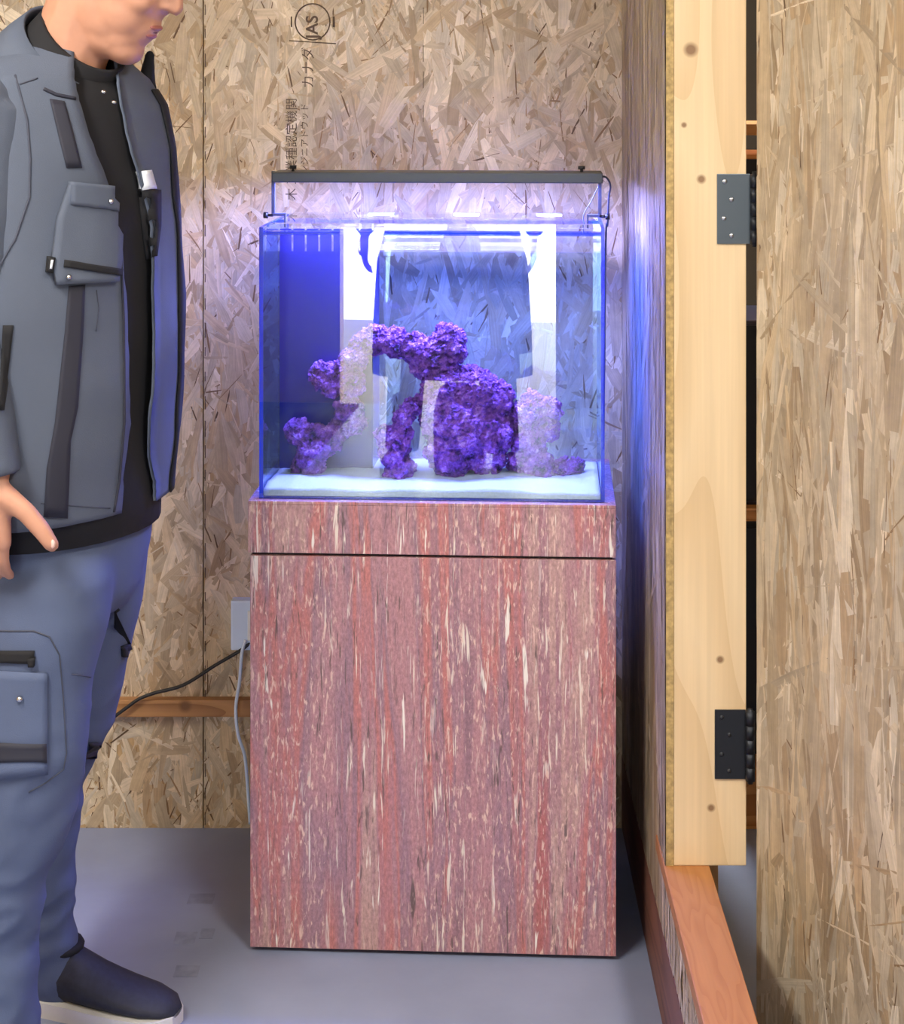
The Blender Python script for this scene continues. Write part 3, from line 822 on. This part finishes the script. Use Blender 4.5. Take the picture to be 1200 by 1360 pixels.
# head: turned towards the tank and bowed
HC = pp(160, -40, 2.58)
hy = math.radians(-14); hp = math.radians(30)
hf0 = Vector((math.cos(hy), math.sin(hy), 0)); hl = Vector((-math.sin(hy), math.cos(hy), 0))
hf = hf0 * math.cos(hp) - UP * math.sin(hp); hu = hf0 * math.sin(hp) + UP * math.cos(hp)
HM = Matrix((hf, hl, hu)).transposed()
def hpnt(x, y, z): return HC + hf * x + hl * y + hu * z
def hell(x, y, z, a, b, c, sub=3): return ico_vf(hpnt(x, y, z), (a, b, c), HM, sub)
head = [hell(-.018, 0, .04, .100, .078, .088), hell(.030, 0, -.015, .066, .063, .088), hell(.030, 0, -.068, .056, .054, .046),
        hell(.066, 0, -.100, .030, .036, .026), hell(.026, 0, -.098, .060, .047, .034), hell(-.004, 0, -.085, .055, .052, .04), hell(.036, .024, -.045, .052, .036, .052), hell(.036, -.024, -.045, .052, .036, .052), hell(.012, .030, -.072, .055, .027, .038), hell(.012, -.030, -.072, .055, .027, .038), hell(.0, 0, -.108, .055, .045, .03), hell(.045, .02, -.082, .040, .026, .034), hell(.045, -.02, -.082, .040, .026, .034), hell(.004, .040, -.058, .036, .020, .045), hell(.004, -.040, -.058, .036, .020, .045),
        hell(.078, 0, -.056, .020, .034, .034), hell(.095, 0, -.0475, .0060, .022, .0060), hell(.093, 0, -.0625, .0068, .020, .0060),
        capsule_vf(hpnt(.086, 0, .036), hpnt(.108, 0, -.006), .009, .0125), hell(.096, .013, -.009, .010, .007, .008), hell(.096, -.013, -.009, .010, .007, .008),
        hell(.078, .028, .036, .014, .024, .010), hell(.078, -.028, .036, .014, .024, .010), hell(.066, .036, -.018, .024, .022, .022), hell(.066, -.036, -.018, .024, .022, .022),
        hell(-.012, .080, -.008, .020, .009, .032), hell(-.012, -.080, -.008, .020, .009, .032),
        capsule_vf(hpnt(-.030, 0, -.050), pp(72, 130, 2.61), .058, .064)]
def tc_(c, y, d=PD): return pp(c, y, d)
near_sh = tc_(70, 150) - LF * .175; far_sh = tc_(76, 150) + LF * .175
near_el = pp(-52, 440, 2.43); near_wr = pp(-12, 628, 2.405)
far_el = far_sh + Vector((-.13, .04, -.28)); far_wr = far_el + Vector((.02, .01, -.25))
body = list(head)
body += [ico_vf(tc_(78, 260), (.115, .165, .20), Matrix((FW, LF, UP)).transposed(), 3), capsule_vf(tc_(80, 350), tc_(80, 700), .105, .10),
         ico_vf(tc_(80, 735), (.08, .12, .09), Matrix((FW, LF, UP)).transposed(), 3)]
body += [capsule_vf(near_sh, near_el, .048, .038), capsule_vf(near_el, near_wr, .038, .028), capsule_vf(tc_(72, 140), near_sh, .06, .05),
         capsule_vf(far_sh, far_el, .048, .038), capsule_vf(far_el, far_wr, .038, .028), capsule_vf(tc_(72, 140), far_sh, .06, .05)]
near_leg = [(78, 690, 60, 2.585), (72, 725, 74, 2.56), (67, 765, 83, 2.54), (64, 820, 82, 2.53), (48, 900, 75, 2.52), (42, 1000, 72, 2.51), (30, 1085, 66, 2.51), (2, 1165, 60, 2.51), (-12, 1250, 58, 2.51), (-10, 1330, 60, 2.51), (-10, 1395, 58, 2.51), (-10, 1418, 54, 2.51)]
far_leg = [(112, 690, 66, 2.66), (119, 735, 77, 2.685), (116, 800, 72, 2.70), (98, 890, 68, 2.71), (84, 960, 64, 2.72), (66, 1040, 44, 2.73), (60, 1120, 40, 2.735), (58, 1200, 38, 2.74), (66, 1270, 36, 2.745), (78, 1310, 31, 2.745), (82, 1328, 30, 2.745)]
for leg, kn in ((near_leg, 7), (far_leg, 6)):
    h_, k_, a_ = leg[0], leg[kn - 1], leg[-1]
    for q0, q1 in zip(leg, leg[1:]):
        body.append(capsule_vf(pp(q0[0], q0[1], q0[3]), pp(q1[0], q1[1], q1[3]), q0[2] * q0[3] / FPX * .6, q1[2] * q1[3] / FPX * .6))
# near hand hooked on the trouser pocket, thumb outside
hp_, tipn, tdn = hand_parts(pp(-12, 634, 2.395), pp(-24, 765, 2.42) - pp(-12, 634, 2.395), (.25, .95, 0), pp(66, 716, 2.38) - pp(12, 676, 2.385), .98, .35)
body += hp_
hp2, _, _ = hand_parts(far_wr, (.1, 0, -1), (.2, -.9, 0), (.9, 0, -.4), 1.0, .4)
body += hp2
# feet inside the shoes
def foot_frame(leg, yaw, ground=0.0):
    a_ = leg[-1]; c = pp(a_[0], a_[1], a_[3]); d = Vector((math.cos(yaw), -math.sin(yaw), 0))
    return Vector((c.x, c.y, 0)) - d * .07, d
far_heel, far_dir = foot_frame(far_leg, math.radians(17)); near_heel, near_dir = foot_frame(near_leg, math.radians(30))
for hl_, dr, leg in ((far_heel, far_dir, far_leg), (near_heel, near_dir, near_leg)):
    a_ = leg[-1]; an = pp(a_[0], a_[1], a_[3])
    body += [capsule_vf(an, hl_ + dr * .06 + UP * .06, .024, .026), capsule_vf(hl_ + dr * .05 + UP * .050, hl_ + dr * .20 + UP * .038, .022, .015)]
me = voxel('body', body, .0048, 3, .45)
man = empty('person', (-.63, 2.62, 0)); tag(man, 'man in grey-blue work jacket and cargo trousers bowing towards the aquarium', 'person')
me.materials.append(M_skin)
bo = mo('body', me, None, man, True)
for (x_, z_, b_, c_) in ((.0958, -.0475, .0205, .0052), (.0940, -.0622, .0185, .0054)):
    v, f = hell(x_, 0, z_, .0062, b_, c_); mk('lip', v, f, M_lip, man, True)
mm_ = [hpnt(.0985 - .012 * (t / 4) ** 2, .0215 * t / 4, -.055 - .0012 * (t / 4) ** 2) for t in range(-4, 5)]
tube('mouth_line', mm_, .0014, mat('mouth_dark', srgb(84, 44, 46), .6), man, 6)
# eyes, brows, hair, thumb nail
for sy in (-1, 1):
    v, f = hell(.080, sy * .031, .014, .013, .014, .012); mk('eye', v, f, M_whitetag, man, True)
    v, f = hell(.092, sy * .031, .013, .003, .006, .006, 2); mk('iris', v, f, M_hair, man, True)
    v, f = capsule_vf(hpnt(.091, sy * .014, .041), hpnt(.082, sy * .048, .042), .004, .003); mk('eyebrow', v, f, M_hair, man, True)
hairp = [hell(-.024, 0, .058, .104, .083, .084), hell(-.062, 0, .005, .062, .072, .07), hell(.030, 0, .088, .048, .06, .03)]
mo('hair', voxel('hair', hairp, .006, 2), M_hair, man, True)
v, f = ico_vf(tipn + Vector((.003, -.0075, .003)), (.0045, .0022, .0065)); mk('thumb_nail', v, f, M_nail, man, True)

# trousers
def leg_loft(leg, k=1.0, n=26, seed=0):
    rings = []
    L_ = []
    for i in range(len(leg) - 1):
        for t in range(4):
            u = t / 4; L_.append(tuple(leg[i][j] * (1 - u) + leg[i + 1][j] * u for j in range(4)))
    L_.append(leg[-1])
    for (c, y, hw_, d) in L_:
        r = hw_ * d / FPX * k; C_ = pp(c, y, d)
        rings.append([C_ + Vector((math.cos(2 * math.pi * q / n) * r, math.sin(2 * math.pi * q / n) * r * .95, 0)) for q in range(n)])
    return loft_vf(rings)
pel = loft_vf([ell_ring(tc_(c, y), a, b) for (c, y, a, b) in ((80, 672, .118, .155), (80, 700, .122, .162), (80, 735, .118, .158), (82, 780, .106, .140), (82, 810, .085, .11))])
tm = voxel('trousers', [pel, leg_loft(near_leg), leg_loft(far_leg), capsule_vf(pp(112, 975, 2.755), pp(126, 985, 2.70), .016, .014)], .007, 10, .5)
def folds(me, amp, sc, seed, zlim=None):
    for v_ in me.vertices:
        p = v_.co
        w = 1.0 if zlim is None else max(.15, min(1, (zlim - p.z) / .15))
        q = Vector((p.x * sc * .8 + p.z * sc * .5, p.y * sc * .8, p.z * sc * 1.5 - p.x * sc * .6 + seed))
        v_.co = p + v_.normal * (1 - abs(noise.noise(q)) * 2.2) * amp * w
folds(tm, .0058, 13, 2, .62)
tro = mo('trousers', tm, M_tr, man, True)
T_tr = bvh_of(tm)
# shirt
sh_rows = [(76, 95, .085, .12), (76, 130, .112, .165), (78, 200, .125, .185), (79, 300, .132, .19), (80, 420, .136, .19), (80, 540, .136, .186), (79, 640, .134, .182), (78, 697, .134, .18)]
V, Fq = loft_vf([ell_ring(tc_(c, y), a, b) for (c, y, a, b) in sh_rows])
shirt_core = (V, Fq)
AX = (FW * .72 + UP * .69).normalized(); E1 = (FW * .69 - UP * .72).normalized()
def cring(px, py, r, d=2.6, n=32, a0=0, a1=360, wide=1.0):
    c = pp(px, py, d)
    return [c + E1 * r * math.cos(math.radians(a0 + (a1 - a0) * k / n)) * wide + LF * r * math.sin(math.radians(a0 + (a1 - a0) * k / n)) for k in range(n + (0 if a1 - a0 == 360 else 1))]
coll = loft_vf([cring(78, 96, .085), cring(96, 72, .080), cring(112, 50, .0755), cring(113, 49, .071), cring(97, 71, .0745), cring(79, 95, .078)], caps=False)
V, Fq = join_vf([shirt_core, coll])
shirt = mk('shirt', V, Fq, M_bk, man, True)
# jacket: open in front, sleeves sewn on
jrows = [(82, 62, .062, .085), (78, 80, .088, .125), (75, 105, .112, .172), (75, 140, .130, .200), (77, 200, .142, .214), (79, 300, .150, .222), (80, 400, .154, .226), (79, 500, .155, .225), (76, 580, .153, .223), (73, 630, .151, .221), (71, 664, .150, .220)]
near_edge = [(0, 95), (100, 98), (130, 105), (200, 126), (250, 148), (330, 165), (430, 170), (560, 172), (640, 166), (800, 158)]
far_edge = [(0, 150), (100, 160), (130, 163), (200, 179), (300, 207), (450, 206), (550, 198), (600, 199), (640, 207), (800, 212)]
def interp(tab, y):
    for (a, b), (c, d) in zip(tab, tab[1:]):
        if a <= y <= c: return b + (d - b) * (y - a) / (c - a)
    return tab[-1][1]
def jpt(row, th):
    c, y, a, b = row
    return tc_(c, y) + FW * a * math.cos(th) - LF * b * math.sin(th)
def proj(p): return (VX + p.x / p.y * FPX, VY + (CAMZ - p.z) / p.y * FPX)
def solve(row, tab, sgn):
    best = None
    for k in range(0, 90):
        th = sgn * math.radians(k * .8)
        x, y = proj(jpt(row, th)); e = abs(x - interp(tab, y))
        if best is None or e < best[0]: best = (e, th)
    return best[1]
jr = []
for i in range(len(jrows) - 1):
    for t in range(5):
        u = t / 5; jr.append(tuple(jrows[i][j] * (1 - u) + jrows[i + 1][j] * u for j in range(4)))
jr.append(jrows[-1])
NJ = 64; rings = []
for row in jr:
    t0 = solve(row, near_edge, 1); t1 = 2 * math.pi + solve(row, far_edge, -1)
    ring = []
    for k in range(NJ):
        th = t0 + (t1 - t0) * k / (NJ - 1); p = jpt(row, th)
        nrm = (FW * math.cos(th) - LF * math.sin(th))
        p = p + nrm * (.0060 * noise.noise(Vector((p.x * 9, p.y * 9, p.z * 4.5))) + .0034 * noise.noise(Vector((p.x * 24 + p.z * 9, p.y * 24, p.z * 9))))
        ring.append(p)
    rings.append(ring)
JT, JTF = loft_vf(rings, closed=False, caps=False)
inner = []
for row, ring in zip(jr, rings):
    c = tc_(row[0], row[1])
    inner.append([p + (c - p).normalized() * .005 for p in ring])
nv = len(JT); JI, _ = loft_vf(inner, closed=False, caps=False)
JV = JT + JI; JF = list(JTF) + [tuple(nv + i for i in reversed(q)) for q in JTF]
nr = len(rings)
for i in range(nr - 1):
    for k in (0, NJ - 1):
        a, b = i * NJ + k, (i + 1) * NJ + k; JF.append((a, b, nv + b, nv + a))
for k in range(NJ - 1):
    for i in (0, nr - 1):
        a, b = i * NJ + k, i * NJ + k + 1; JF.append((a, b, nv + b, nv + a))
def sleeve(a, b, c, r):
    pts = smooth_pts([a, a.lerp(b, .5), b, b.lerp(c, .5), c], 6)
    rr = []
    for i, p in enumerate(pts):
        t = i / (len(pts) - 1)
        x = r[0] * (1 - t) + r[1] * t
        rr.append(x * (1 + .05 * noise.noise(Vector((p.x * 25, p.y * 25, p.z * 22)))))
    return tube_vf(pts, rr, 24)
sl1 = sleeve(near_sh + Vector((.02, .02, .01)), near_el, pp(-14, 636, 2.405), (.082, .046)); sl2 = sleeve(far_sh - LF * .02, far_el, far_wr, (.074, .044))
sm = voxel('sleeve', [sl1, ico_vf(near_sh, (.085, .085, .075))], .007, 3); 
JV2, JF2 = join_vf([(JV, JF), ([v_.co for v_ in sm.vertices], [tuple(p_.vertices) for p_ in sm.polygons]), sl2])
jk = mk('jacket', JV2, JF2, M_jk, man, True)
sp_ = []
for row in jr:
    rg = []
    for k in range(10):
        th = math.radians(-37 - 70 * k / 9); p = jpt(row, th); nrm = (FW * math.cos(th) - LF * math.sin(th))
        rg.append(p + nrm * (.0025 + .0060 * noise.noise(Vector((p.x * 9, p.y * 9, p.z * 4.5))) + .0034 * noise.noise(Vector((p.x * 24 + p.z * 9, p.y * 24, p.z * 9)))))
    sp_.append(rg)
v, f = loft_vf(sp_[12:], closed=False, caps=False)
so_ = mk('side_panel', v, f, M_bk, man, True); md_ = so_.modifiers.new('thickness', 'SOLIDIFY'); md_.thickness = .003; md_.offset = 0
T_jk = BVHTree.FromPolygons(JV2, JF2)
V, Fq = join_vf([(JV2, JF2), shirt_core]); T_js = BVHTree.FromPolygons(V, Fq)
# folded jacket collar
cr_ = [cring(58, 120, .112, 2.6, 36, 42, 318), cring(84, 84, .100, 2.6, 36, 36, 324), cring(100, 62, .090, 2.6, 36, 30, 330), cring(98, 64, .084, 2.6, 36, 30, 330), cring(80, 88, .093, 2.6, 36, 36, 324)]
V, Fq = loft_vf(cr_, closed=False, caps=False); mk('jacket_collar', V, Fq, M_jk, man, True)
jp = man
patch('reflective_tape', T_jk, [(66, 132), (77, 178), (88, 223)], [(85, 135), (97, 178), (108, 223)], M_tape, jp, thick=.0025)
patch('reflective_tape', T_jk, [(91, 380), (86, 440), (73, 560), (62, 622), (58, 686)], [(112, 378), (109, 450), (103, 540), (93, 585), (89, 688)], M_tape, jp, ny=20, thick=.0025)
seam('yoke_piping', T_jk, [(58, 118), (75, 126), (100, 131)], M_tape, jp, .003)
patch('chest_pocket', T_jk, [(91, 242), (74, 290), (67, 350), (73, 378)], [(156, 250), (157, 300), (155, 350), (151, 374)], M_jk, jp, 10, 12, .012)
patch('pocket_flap', T_jk, [(90, 241), (90, 271)], [(157, 249), (155, 281)], M_jk, jp, 10, 6, .0155)
patch('pocket_band', T_jk, [(81, 345), (80, 355)], [(155, 357), (154, 366)], M_bk, jp, 8, 3, .0145)
patch('brand_tab', T_jk, [(62, 340), (60, 361)], [(70, 342), (67, 363)], M_bk, jp, 3, 4, .014)
patch('tab_stitch', T_jk, [(64, 345), (62, 357)], [(67, 345), (65, 357)], M_whitetag, jp, 2, 3, .0155)
for (x, y) in ((137, 268), (86, 368)):
    h_, n_ = cast(T_jk, x, y); v, f = ico_vf(h_ + n_ * .0165, (.0045, .0045, .0045)); mk('snap_button', v, f, M_snap, jp, True)
patch('side_zip', T_jk, [(4, 432), (0, 500), (-5, 545)], [(18, 432), (10, 500), (4, 545)], M_bk, jp, 3, 10, .003)
seam('sleeve_seam', T_jk, [(20, 100), (36, 160), (40, 210), (39, 262), (20, 318), (0, 352)], M_seam, jp, .0017)
seam('shoulder_seam', T_jk, [(26, 112), (50, 104)], M_seam, jp)
seam('placket_piping', T_jk, [(112, 140), (125, 190), (146, 248), (160, 330), (164, 430), (165, 560), (158, 640), (151, 680)], M_tape, jp, .0022)
seam('hem_stitch', T_jk, [(54, 668), (90, 671), (146, 675)], M_seam, jp, .0008)
seam('chest_seam', T_jk, [(128, 385), (131, 410), (127, 440)], M_seam, jp, .0009)
patch('white_tag', T_js, [(180, 228), (184, 251)], [(198, 226), (205, 251)], M_whitetag, jp, 3, 4, .005)
patch('inner_pouch', T_js, [(184, 252), (187, 300), (193, 345)], [(211, 252), (211, 300), (206, 340)], M_bk, jp, 4, 10, .0045)
mo('shoulder_strap', voxel('shoulder_strap', [capsule_vf(pp(199, 72, 2.72), pp(195, 105, 2.73), .008, .014), capsule_vf(pp(195, 105, 2.73), pp(198, 150, 2.75), .014, .017), capsule_vf(pp(198, 150, 2.75), pp(209, 215, 2.77), .016, .012), capsule_vf(pp(170, 120, 2.68), pp(196, 130, 2.74), .025, .016)], .005, 2), M_bk, man, True)
for (x, y) in ((137, 122), (151, 136)):
    v, f = ico_vf(pp(x, y, 2.50), (.004, .003, .003)); mk('zip_pull', v, f, M_snap, man, True)
# trouser details
patch('pocket_zip', T_tr, [(-6, 864), (-6, 880)], [(46, 864), (45, 881)], M_bk, man, 8, 3, .004)
patch('zip_slider', T_tr, [(38, 874), (39, 884)], [(47, 872), (46, 884)], M_bk, man, 2, 3, .008)
patch('cargo_pocket', T_tr, [(-8, 890), (-8, 1034)], [(62, 893), (62, 1026)], M_tr, man, 9, 12, .007)
patch('pocket_tape', T_tr, [(-8, 984), (-8, 1011)], [(61, 985), (61, 1011)], M_tape, man, 9, 4, .0095)
seam('pocket_seam', T_tr, [(-6, 838), (45, 838), (66, 846), (79, 870), (84, 930), (88, 1000), (84, 1022), (60, 1040), (38, 1052)], M_seam, man, .0011)
h_, n_ = cast(T_tr, 28, 926); v, f = ico_vf(h_ + n_ * .009, (.005, .005, .005)); mk('snap_button', v, f, M_snap, man, True)
seam('thigh_seam', T_tr, [(95, 895), (120, 899)], M_seam, man, .0009)
patch('thigh_zip', T_tr, [(161, 858), (176, 852), (186, 840)], [(162, 866), (178, 860), (187, 850)], M_bk, man, 2, 6, .004)
patch('thigh_zip_tab', T_tr, [(160, 858), (161, 872)], [(167, 858), (167, 872)], M_bk, man, 2, 3, .005)
patch('thigh_pocket_edge', T_tr, [(118, 986), (118, 1008)], [(134, 986), (131, 1006)], M_tape, man, 3, 4, .003)
# shoes
M_shoe = mat('dark_navy_canvas', srgb(36, 38, 50), .7, noise_scale=120, noise_amt=.2)
M_sole = mat('white_rubber', srgb(214, 212, 206), .6)
def shoe(heel, dr):
    sd = Vector((-dr.y, dr.x, 0))
    prof = [(0, .020, .030, .085), (.012, .034, .034, .102), (.05, .040, .038, .108), (.10, .041, .040, .098), (.14, .043, .044, .080), (.19, .046, .047, .064), (.23, .044, .045, .056), (.262, .034, .034, .047), (.279, .015, .015, .035)]
    rings = []; srings = []
    for (x, w0, w1, h) in prof:
        c = heel + dr * x; ring = []
        for k in range(20):
            a = 2 * math.pi * k / 20; s_, c_ = math.sin(a), math.cos(a)
            zz = .018 + (h - .018) * (.5 + .5 * s_) if s_ > -.99 else .018
            ww = w1 * (abs(c_) ** .6) * (1 if c_ > 0 else -1)
            ww *= (1 - .35 * max(0, s_))
            ring.append(c + sd * ww + UP * zz)
        rings.append(ring)
        srings.append([c + sd * (w1 + .004) * q[0] + UP * q[1] for q in ((-1, 0.0), (1, 0.0), (1.0, .024), (-1.0, .024))])
    v, f = loft_vf(rings); so = mk('shoe', v, f, M_shoe, man, True)
    v, f = loft_vf(srings); mk('sole', v, f, M_sole, so, False)
    v, f = tube_vf([heel + dr * .055 + sd * .036 * math.cos(t) * 1.0 + dr * .045 * math.sin(t) + UP * .099 for t in [2 * math.pi * k / 18 for k in range(19)]], .007, 8)
    mk('ankle_padding', v, f, M_bk, so, True)
shoe(far_heel, far_dir); shoe(near_heel, near_dir)

# ------------------------------------------------------------------ the photographer, seen only as a reflection in the glass
px0, py0 = -.435, -.78
ph = empty('person', (px0, py0, 0)); tag(ph, 'photographer in a long dark coat mirrored in the aquarium glass', 'person')
Pb = [ico_vf((px0, py0 + .02, 1.63), (.078, .098, .118), sub=3), ico_vf((px0, py0 + .115, 1.61), (.014, .02, .02)), ico_vf((px0, py0 + .07, 1.545), (.035, .03, .03)), capsule_vf((px0, py0, 1.55), (px0, py0 - .01, 1.40), .055, .062), ico_vf((px0 - .08, py0, 1.625), (.01, .02, .032)), ico_vf((px0 + .08, py0, 1.625), (.01, .02, .032)),
      ico_vf((px0, py0, 1.25), (.165, .11, .2), sub=3), capsule_vf((px0, py0, 1.2), (px0, py0, .95), .11, .12)]
for s_ in (-1, 1):
    shd = Vector((px0 + s_ * .18, py0, 1.40)); el = Vector((px0 + s_ * .33, py0 - .02, 1.13)); wr_ = Vector((px0 + s_ * .33, py0 + .10, .93))
    Pb += [capsule_vf((px0, py0, 1.40), shd, .06, .05), capsule_vf(shd, el, .045, .036), capsule_vf(el, wr_, .036, .027)]
    hp3, _, _ = hand_parts(wr_, (0, .25, -1), (-s_, 0, 0), (0, 1, -.6), 1.0, .35); Pb += hp3
    Pb += [capsule_vf((px0 + s_ * .10, py0, .92), (px0 + s_ * .17, py0 + .01, .50), .075, .05), capsule_vf((px0 + s_ * .17, py0 + .01, .50), (px0 + s_ * .20, py0 - .01, .09), .048, .034), capsule_vf((px0 + s_ * .20, py0 - .02, .06), (px0 + s_ * .21, py0 + .10, .05), .022, .018)]
mo('body', voxel('body', Pb, .008, 3), M_skin, ph, True)
mo('hair', voxel('hair', [ico_vf((px0, py0, 1.665), (.085, .102, .10), sub=3), ico_vf((px0, py0 - .04, 1.60), (.08, .07, .09), sub=3)], .009, 2), M_hair, ph, True)
cp = [loft_vf([[Vector((px0 + a * math.cos(t), py0 + b * math.sin(t), z)) for t in [2 * math.pi * k / 24 for k in range(24)]] for (z, a, b) in ((1.47, .075, .07), (1.42, .17, .11), (1.3, .205, .135), (1.0, .25, .15), (.8, .30, .17), (.55, .315, .18), (.36, .32, .18))])]
for s_ in (-1, 1):
    shd = Vector((px0 + s_ * .18, py0, 1.40)); el = Vector((px0 + s_ * .33, py0 - .02, 1.13)); wr_ = Vector((px0 + s_ * .33, py0 + .10, .93))
    cp += [capsule_vf(shd, el, .066, .055), capsule_vf(el, wr_.lerp(el, .1), .055, .042)]
M_coat = mat('charcoal_coat', srgb(38, 38, 42), .85)
mo('coat', voxel('coat', cp, .009, 4), M_coat, ph, True)
for s_ in (-1, 1):
    v, f = tube_vf([(px0 + s_ * .14, py0, .70), (px0 + s_ * .17, py0 + .01, .50), (px0 + s_ * .20, py0 - .01, .06)], [.092, .078, .066], 18); mk('trouser_leg', v, f, M_coat, ph, True)
    man_ = man; man = ph
    shoe(Vector((px0 + s_ * .20, py0 - .09, 0)), Vector((s_ * .08, 1, 0)).normalized()); man = man_

# faint marks left by tape on the floor
M_resid = mat('tape_residue', srgb(129, 137, 158), .6, noise_scale=40, noise_amt=.2)
for (x, y, w, h) in ((267, 1194, 17, 9), (246, 1246, 14, 10), (275, 1240, 9, 8), (248, 1290, 16, 9)):
    d = FPX * CAMZ / (y - VY); c = pp(x, y, d); ww = w * d / FPX; hh = h * d / FPX * 1.6
    box('tape_mark', (c.x - ww, c.y - hh, 0), (c.x + ww, c.y + hh, .0006), M_resid, floor)

# added dark bag, blocking the bright floor in the glass reflection
bagx, bagy = px0 + .03, py0 - .02
tb = empty('added_bag', (bagx, bagy, 0)); tag(tb, 'dark canvas tool bag standing at the photographer\'s feet', 'bag')
v, f = loft_vf([[Vector((bagx + a * math.copysign(abs(math.cos(t)) ** .5, math.cos(t)), bagy + b * math.copysign(abs(math.sin(t)) ** .5, math.sin(t)), z)) for t in [2 * math.pi * k / 24 for k in range(24)]] for (z, a, b) in ((.0, .095, .10), (.02, .10, .11), (.22, .10, .105), (.30, .08, .06), (.32, .05, .02))])
mk('bag_body', v, f, M_coat, tb, True)
for s_ in (-1, 1):
    tube('handle', smooth_pts([(bagx - .05, bagy + s_ * .03, .29), (bagx - .04, bagy + s_ * .03, .34), (bagx + .04, bagy + s_ * .03, .34), (bagx + .05, bagy + s_ * .03, .29)]), .007, M_bk, tb)

# added dark mat behind the camera, darkening the lower left glass reflection
mt_ = empty('added_mat', (-1.45, -1.1, 0)); tag(mt_, 'added black ribbed mat, unseen, darkening the glass reflection', 'mat')
box('mat_base', (-1.9, -1.95, 0), (-1.0, -.25, .008), M_bk, mt_, bev=.003)
for k in range(22):
    box('rib', (-1.88 + k * .04, -1.93, .008), (-1.865 + k * .04, -.27, .0105), M_bk, mt_)
